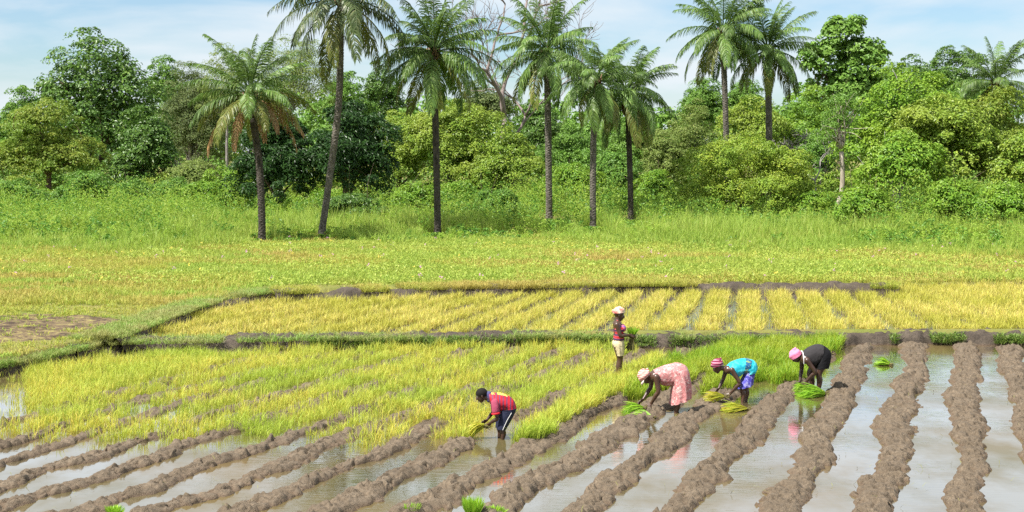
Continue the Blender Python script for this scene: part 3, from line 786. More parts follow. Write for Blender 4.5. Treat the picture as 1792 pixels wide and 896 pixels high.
tag(add_obj('tall_grass', me, M['tallgrass']), 'tall feathery green grass along the edge of the undergrowth', 'grass', kind='stuff')

# thicket closing the space under and between the trees
rng = np.random.default_rng(41)
def thicket(name, label, mat, n, Y0, Y1, vlo, vhi, seed, leaf, clump, ncl):
    rg = np.random.default_rng(seed)
    lob = []
    for i in range(n):
        uu = -80 + (i + rg.uniform(-.3, .3)) * 1960 / n
        Yd = rg.uniform(Y0, Y1)
        c = at(uu, rg.uniform(vlo, vhi), Yd); h = c[2] - 0.33
        lob.append((c[0], c[1], 0.33 + h * 0.42, rg.uniform(1.6, 2.8), 1.8, h * 0.58))
    V, Q, _ = crown(lob, rg, clump, ncl, 50, leaf, 0.5)
    V[:, 2] = np.maximum(V[:, 2], 0.33)
    tag(add_obj(name, mesh_np(name, V, [Q]), mat), label, 'thicket', kind='stuff')
# ------------------------------------------------------------------ trees
M['bark_brown'] = bark_mat('bark_brown', (0.07, 0.05, 0.035), (0.19, 0.145, 0.10))
M['bark_red'] = bark_mat('bark_red', (0.12, 0.07, 0.045), (0.26, 0.17, 0.12))
M['bark_pale'] = bark_mat('bark_pale', (0.24, 0.20, 0.155), (0.48, 0.42, 0.35))
M['bark_grey'] = bark_mat('bark_grey', (0.15, 0.13, 0.12), (0.36, 0.33, 0.31))
LEAF = {
 'dark':   leaf_mat('leaf_dark', [(0.081, 0.168, 0.026), (0.126, 0.247, 0.038), (0.064, 0.138, 0.024), (0.195, 0.315, 0.048)], 0.28, 0.42, spec=0.45),
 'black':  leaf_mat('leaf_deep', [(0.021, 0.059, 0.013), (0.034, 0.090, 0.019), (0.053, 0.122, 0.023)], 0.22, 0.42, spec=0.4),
 'mid':    leaf_mat('leaf_mid', [(0.094, 0.220, 0.031), (0.158, 0.314, 0.044), (0.118, 0.243, 0.034), (0.220, 0.362, 0.055)], 0.28, 0.48, patch=(0.173, 0.300, 0.047), patch_scale=0.35),
 'cashew': leaf_mat('leaf_cashew', [(0.177, 0.305, 0.033), (0.266, 0.384, 0.044), (0.138, 0.246, 0.030), (0.354, 0.433, 0.059)], 0.28, 0.45, patch=(0.295, 0.364, 0.049), patch_scale=0.3),
 'bright': leaf_mat('leaf_bright', [(0.138, 0.300, 0.026), (0.219, 0.381, 0.035), (0.115, 0.254, 0.023), (0.289, 0.416, 0.041)], 0.28, 0.45, patch=(0.254, 0.369, 0.035), patch_scale=0.35),
 'olive':  leaf_mat('leaf_olive', [(0.247, 0.351, 0.034), (0.338, 0.442, 0.044), (0.169, 0.260, 0.029), (0.442, 0.468, 0.052)], 0.26, 0.5, patch=(0.208, 0.351, 0.039), patch_scale=0.5),
 'amber':  leaf_mat('leaf_amber', [(0.243, 0.324, 0.038), (0.189, 0.279, 0.032), (0.333, 0.360, 0.054), (0.135, 0.216, 0.029)], 0.36, 0.5, patch=(0.180, 0.297, 0.036), patch_scale=0.35),
 'grey':   leaf_mat('leaf_grey', [(0.120, 0.180, 0.053), (0.173, 0.225, 0.068), (0.098, 0.150, 0.045), (0.240, 0.270, 0.098)], 0.3, 0.55),
 'pale':   leaf_mat('leaf_pale', [(0.204, 0.289, 0.064), (0.264, 0.340, 0.076), (0.153, 0.230, 0.051), (0.315, 0.348, 0.102)], 0.36, 0.55),
}
def sph(rng, n):
    d = rng.standard_normal((n, 3)); return d / np.linalg.norm(d, axis=1)[:, None]

def crown(lobes, rng, clump_r, n_clumps, per, leaf, aspect=0.5, flat=0.75, upb=0.6, inner=0.25, flop=0.55):
    """leaf clumps spread over and inside a set of ellipsoid lobes"""
    vol = np.array([l[3] * l[4] + l[4] * l[5] + l[3] * l[5] for l in lobes]); vol = vol / vol.sum()
    li = rng.choice(len(lobes), n_clumps, p=vol)
    Lb = np.array(lobes)[li]
    d = sph(rng, n_clumps)
    d[:, 2] = np.where(d[:, 2] < -0.35, -d[:, 2], d[:, 2])
    rad = np.where(rng.uniform(0, 1, n_clumps) < inner, rng.uniform(0.25, 0.8, n_clumps), rng.uniform(0.78, 1.08, n_clumps))
    rag = rng.uniform(0, 1, n_clumps) < 0.16                       # sprigs standing out of the outline
    rad = np.where(rag, rng.uniform(1.06, 1.28, n_clumps), rad)
    cc = Lb[:, :3] + d * Lb[:, 3:6] * rad[:, None]
    cr_ = clump_r * rng.uniform(0.6, 1.35, n_clumps) * np.where(rag, 0.6, 1.0)
    idx = np.repeat(np.arange(n_clumps), per)
    e = sph(rng, len(idx)) + d[idx] * 0.55 + np.array([0, 0, 0.25]); e /= np.linalg.norm(e, axis=1)[:, None]; e[:, 2] = np.where((e[:, 2] < -0.2) & (rng.uniform(0, 1, len(idx)) < upb), -e[:, 2], e[:, 2])
    rr = cr_[idx] * rng.uniform(0.45, 1.0, len(idx)) ** 0.5
    C = cc[idx] + e * rr[:, None] * np.array([1, 1, flat])
    nr = e * 0.85 + d[idx] * 0.3 + np.array([0, 0, 0.45]) + flop * rng.standard_normal((len(idx), 3))
    V, Q = leaf_quads(C, nr, leaf, rng, aspect, 0.18)
    return V, Q, cc

def limbs(base, fork_z, targets, r0, rng, lean=(0, 0), nlimb=5):
    """tapered trunk and limbs towards some of the leaf clumps"""
    mb = MB()
    b = np.array(base, float)
    f = b + np.array([lean[0], lean[1], fork_z - b[2]])
    mid = (b + f) / 2 + np.array([rng.normal(0, 0.12), rng.normal(0, 0.12), 0])
    p = resample(np.array([b - np.array([0, 0, 0.3]), b * 0.7 + mid * 0.3, mid, f]), max(0.15, fork_z / 10))
    mb.tube(p, np.linspace(r0 * 1.25, r0 * 0.8, len(p)), 9, wob=0.05, rng=rng)
    tg = targets[rng.choice(len(targets), min(nlimb, len(targets)), replace=False)]
    for tt in tg:
        m1 = f * 0.5 + tt * 0.5 + np.array([rng.normal(0, .3), rng.normal(0, .3), 0.25])
        p = resample(np.array([f - np.array([0, 0, 0.15]), f * 0.75 + m1 * 0.25 + rng.normal(0, .1, 3), m1, tt]), 0.35)
        if len(p) < 3: continue
        mb.tube(p, np.linspace(r0 * 0.55, r0 * 0.10, len(p)), 6, wob=0.06, rng=rng)
        for _ in range(2):
            k = rng.integers(len(p) // 3, len(p))
            e = p[k] + rng.normal(0, 0.8, 3) + np.array([0, 0, 0.5])
            q = resample(np.array([p[k], p[k] * 0.5 + e * 0.5 + rng.normal(0, .12, 3), e]), 0.3)
            if len(q) > 2: mb.tube(q, np.linspace(r0 * 0.2, r0 * 0.05, len(q)), 5)
    return mb

GZ = 0.33
def tree(name, cat, label, leafk, u, vt, vb, hw, Yd, seed, bark='bark_brown', lobes=None, leaf=0.26, clump=0.85, dens=1.0, per=62, aspect=0.5,
         trunk=True, flop=0.42, group='trees and bushes of the tree line', r0=None, lean=None, nlimb=6, inner=0.25, flat=0.75, base_u=None):
    rg = np.random.default_rng(seed)
    if u > 1500 and Yd < 125: Yd *= 0.8          # the wood comes forward on this side
    sc = Yd / FPX
    gx_, gy_, _ = at(base_u if base_u is not None else u, 300, Yd)
    ztop = at(u, vt, Yd)[2]; zbot = max(at(u, vb, Yd)[2], GZ + 0.1)
    cx = at(u, 300, Yd)[0]
    W = hw * sc; Hh = (ztop - zbot) / 2; cz = (ztop + zbot) / 2
    if lobes is None:
        lobes = []
        for _ in range(7):
            a = rg.uniform(0, 2 * np.pi); rr = rg.uniform(0.25, 0.62)
            lobes.append((math.cos(a) * rr, math.sin(a) * rr, rg.uniform(-0.55, 0.45), rg.uniform(0.4, 0.56), rg.uniform(0.4, 0.56), rg.uniform(0.36, 0.5)))
        lobes.append((0, 0, 0.42, 0.5, 0.5, 0.55)); lobes.append((0, 0, -0.35, 0.88, 0.85, 0.68))
    depth = W * 0.85
    LB = [((cx - gx_) + l[0] * W, l[1] * depth, cz - GZ + l[2] * Hh, l[3] * W, l[4] * depth, l[5] * Hh) for l in lobes]
    area = sum(4 * (l[3] * l[4] + l[4] * l[5] + l[3] * l[5]) for l in LB)
    ncl = int(np.clip(area / (clump * clump) * 0.62 * dens, 20, 700))
    V, Q, cc = crown(LB, rg, clump, ncl, int(per * 1.45), leaf * 0.8, aspect, flat=flat, inner=inner, flop=flop)
    V[:, 2] = np.maximum(V[:, 2], 0.02)
    t = thing(name, (gx_, gy_, GZ), label, cat, group)
    add_obj('crown', mesh_np(name + '_crown', V, [Q]), LEAF[leafk], t)
    if trunk:
        fz = max(0.6, (zbot - GZ) + Hh * 0.35)
        r = r0 or 0.035 * (ztop - GZ) ** 0.85 + 0.03
        ln = lean or (((cx - gx_) * 0.6) + rg.normal(0, 0.15), rg.normal(0, 0.15))
        mb = limbs((0, 0, 0), fz, cc, r, rg, ln, nlimb)
        add_obj('trunk', mb.mesh(name + '_trunk'), M[bark], t)
    return t

# ---- palms
def frond_mesh(e0, bend, L, seed, nleaf=62, leaflen=0.62, hang=0.8, wid=0.045, thin=0.0):
    """one feather frond: arching midrib along +X and two rows of hanging leaflets"""
    rg = np.random.default_rng(seed)
    n = 26
    s = np.linspace(0, 1, n)
    ang = e0 - bend * s ** 1.25
    step = L / (n - 1)
    x = np.concatenate([[0], np.cumsum(np.cos(ang[:-1]) * step)]); z = np.concatenate([[0], np.cumsum(np.sin(ang[:-1]) * step)])
    y = 0.12 * np.sin(s * 2.5 + rg.uniform(0, 6)) * s
    P = np.stack([x, y, z], -1)
    mb = MB()
    mb.tube(P, np.linspace(0.042, 0.006, n), 5)
    ts = np.linspace(0.16, 0.995, nleaf)
    for side in (-1, 1):
        tt = ts + rg.normal(0, 0.004, nleaf)
        if thin: tt = tt[rg.uniform(0, 1, nleaf) > thin]
        K = len(tt)
        B = np.stack([np.interp(tt, s, P[:, k]) for k in range(3)], -1)
        T = np.stack([np.interp(tt, s, np.gradient(P[:, k])) for k in range(3)], -1); T /= np.linalg.norm(T, axis=1)[:, None]
        S = np.tile([0, side, 0.0], (K, 1))
        Nn = np.cross(T, S) * side * -1.0
        ll = leaflen * np.clip(np.sin(np.clip((tt - 0.05) / 0.95, 0, 1) ** 0.75 * np.pi) * 0.75 + 0.38, 0.25, 1.1) * rg.uniform(0.85, 1.15, K)
        fwd = 0.55 + 0.5 * tt
        vup = rg.uniform(-0.1, 0.45, K)
        D1 = S * 0.9 + T * fwd[:, None] + Nn * vup[:, None]; D1 /= np.linalg.norm(D1, axis=1)[:, None]
        hg = hang * rg.uniform(0.6, 1.3, K)
        down = np.array([0, 0, -1.0])
        D2 = D1 + down * hg[:, None]; D2 /= np.linalg.norm(D2, axis=1)[:, None]
        D3 = D1 * 0.6 + down * (hg * 2.0)[:, None]; D3 /= np.linalg.norm(D3, axis=1)[:, None]
        p0 = B; p1 = p0 + D1 * (ll * 0.3)[:, None]; p2 = p1 + D2 * (ll * 0.37)[:, None]; p3 = p2 + D3 * (ll * 0.33)[:, None]
        Wv = np.cross(D2, Nn + 0.3 * rg.standard_normal((K, 3))); Wv /= np.linalg.norm(Wv, axis=1)[:, None] + 1e-9
        w = wid * rg.uniform(0.8, 1.2, K)[:, None] * 0.5
        V = np.stack([p0 - Wv * w * .6, p0 + Wv * w * .6, p1 - Wv * w, p1 + Wv * w, p2 - Wv * w * .85, p2 + Wv * w * .85, p3], 1).reshape(-1, 3)
        b = np.arange(K) * 7
        mb.add(V, np.vstack([np.stack([b, b + 1, b + 3, b + 2], -1), np.stack([b + 2, b + 3, b + 5, b + 4], -1)]), np.stack([b + 4, b + 5, b + 6], -1))
    return mb.mesh('frond', False)
M['frond'] = leaf_mat('palm_frond', [(0.10, 0.19, 0.032), (0.15, 0.25, 0.05), (0.07, 0.14, 0.026), (0.21, 0.29, 0.075)], 0.3, 0.45, spec=0.4, objrand=True)
M['frond_grey'] = leaf_mat('palm_frond_grey', [(0.07, 0.11, 0.035), (0.11, 0.15, 0.05), (0.05, 0.085, 0.025), (0.17, 0.18, 0.075)], 0.25, 0.42, spec=0.5, objrand=True)
M['frond_dead'] = leaf_mat('palm_frond_dry', [(0.42, 0.24, 0.12), (0.32, 0.18, 0.09), (0.50, 0.33, 0.18), (0.34, 0.26, 0.11)], 0.3, 0.7, spec=0.15, objrand=True)
M['frond_yellow'] = leaf_mat('palm_frond_yellowing', [(0.15, 0.20, 0.03), (0.22, 0.22, 0.05), (0.10, 0.17, 0.03)], 0.25, 0.45, spec=0.4, objrand=True)
NAGE = 9
FR = {}
for a in range(NAGE):
    f = a / (NAGE - 1)
    for var in range(2):
        e0 = R(86 - 128 * f); bend = R(36 + 66 * f - 75 * max(0, f - 0.6))
        for mk in ('frond', 'frond_grey', 'frond_yellow', 'frond_dead'):
            if mk == 'frond_dead' and f < 0.55: continue
            if mk == 'frond_yellow' and f < 0.5: continue
            dead = mk == 'frond_dead'
            me = frond_mesh(e0 - (R(4) if dead else 0), bend * (0.8 if dead else 1), 3.6, 500 + a * 7 + var * 91 + (3 if dead else 0), leaflen=0.74 if not dead else 0.62,
                            hang=0.5 + 0.45 * f, thin=0.0 if mk != 'frond_grey' else 0.18, wid=0.045 if not dead else 0.04)
            me.materials.append(M[mk])
            FR[mk, a, var] = me
def trunk_mesh(path, r, rg, rough=0.16):
    P = resample(np.array(path), 0.035)
    n = len(P); s = np.arange(n) * 0.035
    sides = 14
    th = np.arange(sides) / sides * 2 * np.pi
    V, Q, T = tube(P, np.full(n, 1.0), sides)
    prof = r * (1 + 0.35 * np.exp(-s / 0.45))
    ph = (s[:, None] / 0.16 + 3 * th[None, :] / (2 * np.pi)) % 1.0             # spiral of old leaf scars
    ph2 = (s[:, None] / 0.16 - 5 * th[None, :] / (2 * np.pi)) % 1.0
    rad = prof[:, None] * (1 + rough * (ph - 0.5) * 0.8 + rough * (ph2 - 0.5) * 0.6 + 0.04 * rg.standard_normal((n, sides)))
    body = V[:n * sides].reshape(n, sides, 3)
    body = P[:, None, :] + (body - P[:, None, :]) * rad[..., None]
    V[:n * sides] = body.reshape(-1, 3)
    return mesh_np('palm_trunk', V, [Q, T], False)
M['palm_bark'] = bark_mat('palm_bark', (0.022, 0.019, 0.016), (0.105, 0.09, 0.075), 9, 0.6)
M['palm_bark_grey'] = bark_mat('palm_bark_grey', (0.05, 0.045, 0.038), (0.20, 0.178, 0.15), 9, 0.6)
M['boot'] = bark_mat('leaf_boot', (0.10, 0.06, 0.035), (0.26, 0.17, 0.10), 8, 0.5)

def palm(label, base, cr_px, nf, size, seed, z0=GZ, Yd=None, mat='frond', bark='palm_bark', r=0.19, dead=0, yellow=3, bow=0.0, boots=0.5, agemin=0.0, agemax=0.94, basefix=None):
    rg = np.random.default_rng(seed)
    if Yd is None: b = np.array(px(base[0], base[1], z0))
    else:
        b = np.array(at(base[0], 300, Yd)); b[2] = z0
    c = np.array(at(cr_px[0], cr_px[1], b[1])) - b
    t = thing('palm_tree', tuple(b), label, 'palm tree', 'oil palms of the tree line')
    path = [np.array([0, 0, -0.3]), c * np.array([0.12, 0, 0.2]) + np.array([bow, 0, 0]) * .6, c * np.array([0.45, 0, 0.55]) + np.array([bow, 0, 0]), c * np.array([0.8, 0, 0.82]) + np.array([bow * .4, 0, 0]), c]
    add_obj('trunk', trunk_mesh(path, r, rg), M[bark], t)
    # old leaf bases under the crown
    mb = MB()
    nb = int(60 * boots)
    for i in range(nb):
        a = i * 2.4; hgt = c[2] - 0.05 - boots * 1.1 * (i / max(nb, 1))
        o = np.array([c[0], 0, hgt]); d = np.array([math.cos(a), math.sin(a), 0])
        q = [o + d * r * 0.6, o + d * (r + 0.10) + np.array([0, 0, 0.14]), o + d * (r + 0.19) + np.array([0, 0, 0.34 + rg.uniform(0, .12)])]
        mb.tube(np.array(q), [0.06, 0.05, 0.022], 5)
    if nb: add_obj('leaf_bases', mb.mesh('leaf_bases'), M['boot'], t)
    for i in range(nf):
        f = (i + 0.5) / nf
        age = agemin + (agemax - agemin) * f ** 0.85
        a = int(round(age * (NAGE - 1)))
        mk = mat
        if i >= nf - dead: mk = 'frond_dead'; a = 6 if i % 3 else 7
        elif i >= nf - dead - yellow: mk = 'frond_yellow'; a = max(a, 5)
        o = bpy.data.objects.new('frond', FR[mk, a, int(rg.integers(0, 2))])
        COL.objects.link(o); o.parent = t
        az = i * 2.39996 + rg.normal(0, 0.22)
        o.location = (c[0] + 0.1 * math.cos(az), 0.1 * math.sin(az), c[2] + 0.25 * (1 - f) - 0.15 * f)
        o.rotation_euler = (rg.normal(0, 0.16), rg.normal(0, 0.10), az)
        s_ = size / 2.85 * rg.uniform(0.86, 1.1)
        o.scale = (s_, s_, s_)
        if mk == 'frond_dead': o['label'] = 'dry rust-brown frond'
        if mk == 'frond_yellow': o['label'] = 'yellowing old frond'
    return t
palm('palm with hanging rust-brown dead fronds beneath its green crown', (458, 424), (438, 168), 36, 2.5, 1, dead=7, yellow=8, boots=0.5, bow=0.12, r=0.17)
palm('tallest palm, its curved trunk leaning and its sparse greyish crown cut by the top', (560, 416), (597, 2), 30, 3.3, 2, mat='frond_grey', bark='palm_bark_grey', bow=0.45, boots=0.25, r=0.17, yellow=4, agemin=0.1)
palm('palm with straight near-black trunk and full round green crown', (766, 413), (759, 92), 42, 2.95, 3, boots=0.35, yellow=4, r=0.17)
palm('grey-trunked palm standing just right of the leafless tree', (961, 388), (957, 92), 38, 3.1, 4, bark='palm_bark_grey', boots=0.3, r=0.2)
palm('slim palm squeezed between the grey-trunked palm and the shaggy-necked palm', (1038, 402), (1042, 142), 34, 2.6, 5, bark='palm_bark_grey', boots=0.3, r=0.17, bow=-0.05, agemin=0.1)
palm('palm with shaggy skirt of brown leaf bases below crown', (1104, 390), (1098, 165), 40, 2.85, 6, boots=1.2, r=0.17, yellow=5, agemin=0.05)
palm('slender palm behind the round olive bush, left one of the pair', (1274, 380), (1265, 55), 36, 3.1, 7, bark='palm_bark_grey', boots=0.25, Yd=95, r=0.19)
palm('dark full palm behind the round olive bush, right one of the pair', (1347, 380), (1344, 88), 38, 3.0, 8, bark='palm_bark_grey', boots=0.4, Yd=97, r=0.22, yellow=6)
palm('palm whose crown rises above the yellow-green trees at far right', (1742, 380), (1742, 146), 38, 3.3, 9, boots=0.3, Yd=118, r=0.2)

# ---- broad-leaved trees and bushes
T1L = [(-0.05, 0, 0.45, 0.5, 0.6, 0.5), (0.45, 0.1, 0.12, 0.5, 0.6, 0.45), (-0.5, 0, 0.0, 0.42, 0.5, 0.45), (0, -0.3, -0.35, 0.7, 0.6, 0.6), (0.55, 0, -0.45, 0.42, 0.5, 0.5), (-0.2, -.2, .1, .5, .5, .5)]
tree('broadleaf_tree', 'tree', 'tall dense dark green tree with stepped top at left', 'dark', 172, 64, 345, 116, 122, 21, lobes=T1L, leaf=0.42, clump=1.15, dens=1.15, per=40, aspect=.55)
tree('broadleaf_tree', 'tree', 'olive yellow-green tree with forked bare trunks at the left edge', 'amber', 85, 182, 330, 98, 106, 22, bark='bark_red', leaf=0.27, clump=0.8, nlimb=16, r0=0.22)
tree('broadleaf_tree', 'tree', 'dark leafy tree between the olive tree and grey twiggy tree', 'dark', 250, 195, 352, 58, 112, 23, leaf=0.32, clump=0.8)
tree('broadleaf_tree', 'tree', 'thin grey-green tree with twigs showing, left of rusty palm', 'grey', 335, 118, 330, 72, 138, 24, bark='bark_grey', leaf=0.2, clump=1.0, per=95, dens=1.5, nlimb=14)
tree('broadleaf_tree', 'tree', 'small bluish far tree peeping out above the thin grey-green tree', 'mid', 288, 101, 200, 34, 200, 25, leaf=0.4, clump=1.1, trunk=False)
tree('broadleaf_tree', 'tree', 'rounded far tree behind left flank of the tall dark tree', 'mid', 42, 150, 260, 36, 190, 26, leaf=0.4, clump=1.1, trunk=False)
tree('broadleaf_tree', 'tree', 'low far tree top at the very left edge of the sky', 'mid', 2, 201, 290, 28, 195, 27, leaf=0.4, clump=1.1, trunk=False)
tree('broadleaf_tree', 'tree', 'airy fine-leaved tree behind the crown of the rusty palm', 'pale', 515, 72, 220, 78, 130, 28, bark='bark_grey', leaf=0.18, clump=1.0, per=70, dens=.9, nlimb=14, r0=0.14)
tree('broadleaf_tree', 'tree', 'feathery tree top left behind the crown of the rusty palm', 'pale', 398, 80, 230, 48, 134, 29, bark='bark_grey', leaf=0.18, clump=0.9, per=70, dens=.9, nlimb=10, r0=0.13)
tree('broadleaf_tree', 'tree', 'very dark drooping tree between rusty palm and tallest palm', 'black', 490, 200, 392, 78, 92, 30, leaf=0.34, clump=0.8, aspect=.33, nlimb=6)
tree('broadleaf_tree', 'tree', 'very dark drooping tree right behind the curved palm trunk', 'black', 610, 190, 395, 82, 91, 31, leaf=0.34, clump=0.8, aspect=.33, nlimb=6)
tree('leafy_bush', 'bush', 'bright yellow-green bush left of the rusty palm trunk', 'bright', 392, 296, 372, 62, 96, 32, leaf=0.2, clump=0.55)
tree('broadleaf_tree', 'tree', 'bluish green far tree between tallest palm and the crown to its right', 'mid', 612, 132, 250, 46, 168, 33, leaf=0.36, clump=1.0, trunk=False)
tree('broadleaf_tree', 'tree', 'dark far tree touching the left fronds of the black-trunked palm', 'dark', 668, 112, 250, 36, 180, 34, leaf=0.36, clump=1.0, trunk=False)
tree('cashew_tree', 'tree', 'wide yellow-green cashew tree behind the black palm trunk', 'cashew', 792, 178, 350, 120, 108, 35, leaf=0.24, clump=0.75, nlimb=12, bark='bark_grey')
tree('cashew_tree', 'tree', 'yellow-green tree filling the gap right of the wide cashew tree', 'cashew', 890, 232, 352, 62, 104, 36, leaf=0.24, clump=0.7, bark='bark_grey')
tree('cashew_tree', 'tree', 'light green tree between the very dark tree and wide cashew tree', 'cashew', 700, 196, 345, 48, 112, 37, leaf=0.24, clump=0.75)
tree('broadleaf_tree', 'tree', 'hazy far tree under the bare branches', 'grey', 850, 135, 240, 55, 178, 38, leaf=0.34, clump=1.0, dens=.7, trunk=False)
tree('broadleaf_tree', 'tree', 'dark tree seen behind the trunk of the grey-trunked palm', 'dark', 940, 185, 320, 52, 145, 39, leaf=0.34, clump=0.9)
tree('broadleaf_tree', 'tree', 'mid green tree seen between the grey and slim palm trunks', 'mid', 1008, 222, 335, 66, 132, 40, leaf=0.3, clump=0.85)
tree('leafy_bush', 'bush', 'bright green bush at the foot of the slim palm', 'bright', 1000, 288, 375, 58, 100, 41, leaf=0.22, clump=0.6)
tree('leafy_bush', 'bush', 'green bush behind the foot of the shaggy-necked palm', 'mid', 1080, 268, 370, 56, 106, 42, leaf=0.24, clump=0.65)
tree('broadleaf_tree', 'tree', 'tree behind the shaggy-necked palm, mid green and shaded', 'mid', 1110, 188, 320, 68, 150, 43, leaf=0.3, clump=0.9)
tree('leafy_bush', 'bush', 'pale yellowish bush right of the shaggy-necked palm', 'pale', 1155, 232, 365, 44, 114, 44, leaf=0.22, clump=0.7)
tree('leafy_bush', 'bush', 'lime green bush at left foot of the round olive bush', 'bright', 1145, 300, 382, 42, 96, 45, leaf=0.2, clump=0.5)
tree('broadleaf_tree', 'tree', 'dense rounded green tree left of the slender palm of the pair', 'mid', 1232, 136, 250, 44, 160, 46, leaf=0.3, clump=0.8, dens=1.2, trunk=False)
tree('broadleaf_tree', 'tree', 'dense rounded tree top between the pair of palms', 'mid', 1302, 140, 250, 40, 166, 47, leaf=0.3, clump=0.8, dens=1.2, trunk=False)
tree('broadleaf_tree', 'tree', 'pale twiggy tree above left of the round olive bush', 'pale', 1215, 184, 330, 50, 124, 48, bark='bark_grey', leaf=0.22, clump=0.8, nlimb=12, dens=.8)
tree('cashew_tree', 'tree', 'green tree behind the trunks of the palm pair', 'cashew', 1318, 176, 320, 66, 118, 49, leaf=0.26, clump=0.8)
T16L = [(-0.5, -.15, 0.2, 0.42, 0.5, 0.52), (0.0, 0, 0.5, 0.5, 0.6, 0.45), (0.55, -.1, 0.05, 0.42, 0.6, 0.6), (-0.66, -.2, -0.5, 0.32, 0.5, 0.5), (-0.2, -.5, -0.45, 0.26, 0.4, 0.42), (0.36, -.45, -0.4, 0.32, 0.5, 0.45), (0.75, 0, -0.5, 0.28, 0.5, 0.5), (0.1, .5, -.1, .75, .5, .75)]
tree('leafy_bush', 'bush', 'big round olive-green bush with dark hollows', 'olive', 1302, 246, 392, 118, 88, 50, lobes=T16L, leaf=0.17, clump=0.55, dens=1.25, per=62, flat=1.0)
tree('cashew_tree', 'tree', 'bright tree just right of the dark palm of the pair', 'bright', 1405, 150, 340, 56, 119, 51, leaf=0.27, clump=0.8)
T12L = [(-0.05, 0, 0.62, 0.38, 0.5, 0.34), (0.45, 0, 0.3, 0.42, 0.5, 0.3), (-0.45, 0, 0.15, 0.45, 0.5, 0.4), (0.3, 0, -0.15, 0.5, 0.5, 0.4), (-0.1, 0, -0.5, 0.75, 0.7, 0.5), (0.8, 0, 0.3, 0.22, 0.3, 0.15), (-0.75, 0, 0.35, 0.2, 0.3, 0.15), (0.25, 0, 0.85, 0.15, .2, .12)]
tree('broadleaf_tree', 'tree', 'tall large-leaved tree standing above the trees right of the palm pair', 'mid', 1472, 32, 235, 74, 138, 52, lobes=T12L, leaf=0.5, clump=0.8, aspect=.7, per=26, dens=1.3)
tree('cashew_tree', 'tree', 'large bright green tree below the tall large-leaved tree', 'bright', 1565, 122, 335, 112, 116, 53, leaf=0.28, clump=0.85, nlimb=10, bark='bark_grey')
tree('cashew_tree', 'tree', 'broad yellow-green tree, lowest and nearest on the right', 'cashew', 1645, 180, 345, 118, 105, 54, leaf=0.27, clump=0.8, nlimb=12, bark='bark_grey')
tree('cashew_tree', 'tree', 'yellow-olive tree below the crown of the far right palm', 'amber', 1752, 166, 340, 82, 108, 55, leaf=0.26, clump=0.8)
tree('cashew_tree', 'tree', 'bright green tree right of the pale-trunked tree', 'bright', 1575, 240, 352, 78, 100, 56, leaf=0.27, clump=0.75, bark='bark_grey')
tree('leafy_bush', 'bush', 'yellow-green bush cut by the right edge below the far palm', 'cashew', 1800, 235, 350, 60, 101, 57, leaf=0.25, clump=0.7)
tree('broadleaf_tree', 'tree', 'twiggy green tree between the olive bush and pale-trunked tree', 'mid', 1432, 190, 345, 46, 113, 58, bark='bark_grey', leaf=0.22, clump=0.75, nlimb=22, dens=.55)
tree('broadleaf_tree', 'tree', 'dark far tree right behind the large bright green tree', 'dark', 1592, 104, 220, 58, 172, 59, leaf=0.36, clump=1.0, trunk=False)
tree('broadleaf_tree', 'tree', 'bluish far tree on the skyline left of the far right palm', 'dark', 1655, 86, 220, 56, 205, 60, leaf=0.42, clump=1.1, trunk=False)
tree('broadleaf_tree', 'tree', 'small far tree top right beside the tall large-leaved tree', 'mid', 1540, 115, 220, 40, 180, 61, leaf=0.36, clump=1.0, trunk=False)
T15L = [(0, 0, 0.35, 0.75, 0.7, 0.6), (-0.1, 0, -0.2, 0.6, 0.6, 0.5), (-0.75, 0, -0.6, 0.35, 0.4, 0.3)]
t15 = tree('broadleaf_tree', 'tree', 'small fine-leaved tree with pale bare forked trunk', 'mid', 1470, 160, 275, 40, 82, 62, bark='bark_pale', lobes=T15L, leaf=0.15, clump=0.5, per=55, base_u=1461, r0=0.15, nlimb=9)
tree('leafy_bush', 'bush', 'low green bush at the right edge above the tall grass', 'bright', 1765, 322, 392, 62, 90, 63, leaf=0.19, clump=0.5)
tree('leafy_bush', 'bush', 'low green bush in front of the broad yellow-green tree', 'bright', 1668, 322, 388, 56, 91, 64, leaf=0.19, clump=0.5)
tree('leafy_bush', 'bush', 'low leafy bush at the foot of the pale trunk', 'bright', 1510, 332, 392, 50, 90, 65, leaf=0.19, clump=0.5)
tree('leafy_bush', 'bush', 'low bush under the olive tree at the left edge', 'mid', 30, 318, 385, 56, 96, 66, leaf=0.2, clump=0.55)
tree('leafy_bush', 'bush', 'low bush under the right side of the olive tree', 'mid', 150, 305, 382, 58, 98, 67, leaf=0.2, clump=0.55)
tree('leafy_bush', 'bush', 'low dark bush below the dark leafy tree at left', 'mid', 235, 318, 380, 46, 98, 68, leaf=0.2, clump=0.55)
tree('leafy_bush', 'bush', 'small green bush under the black-trunked palm', 'bright', 735, 325, 400, 40, 84, 69, leaf=0.18, clump=0.45)
tree('leafy_bush', 'bush', 'dark green bush between the black-trunked and grey-trunked palms', 'mid', 870, 335, 402, 56, 82, 70, leaf=0.18, clump=0.45)
tree('leafy_bush', 'bush', 'dark leafy bush under the curved palm trunk', 'dark', 620, 345, 410, 60, 80, 71, leaf=0.2, clump=0.45)

tree('leafy_bush', 'bush', 'pale green bush under the thin grey-green tree', 'pale', 345, 285, 372, 60, 106, 81, leaf=0.22, clump=0.65)
tree('leafy_bush', 'bush', 'mid green bush between the dark leafy tree and bright bush', 'mid', 300, 315, 378, 42, 99, 82, leaf=0.2, clump=0.55)
tree('leafy_bush', 'bush', 'pale green bush below the wide cashew tree', 'bright', 800, 322, 395, 52, 88, 83, leaf=0.2, clump=0.5)
tree('leafy_bush', 'bush', 'lime bush right below the round olive bush', 'bright', 1420, 338, 396, 40, 86, 84, leaf=0.18, clump=0.45)
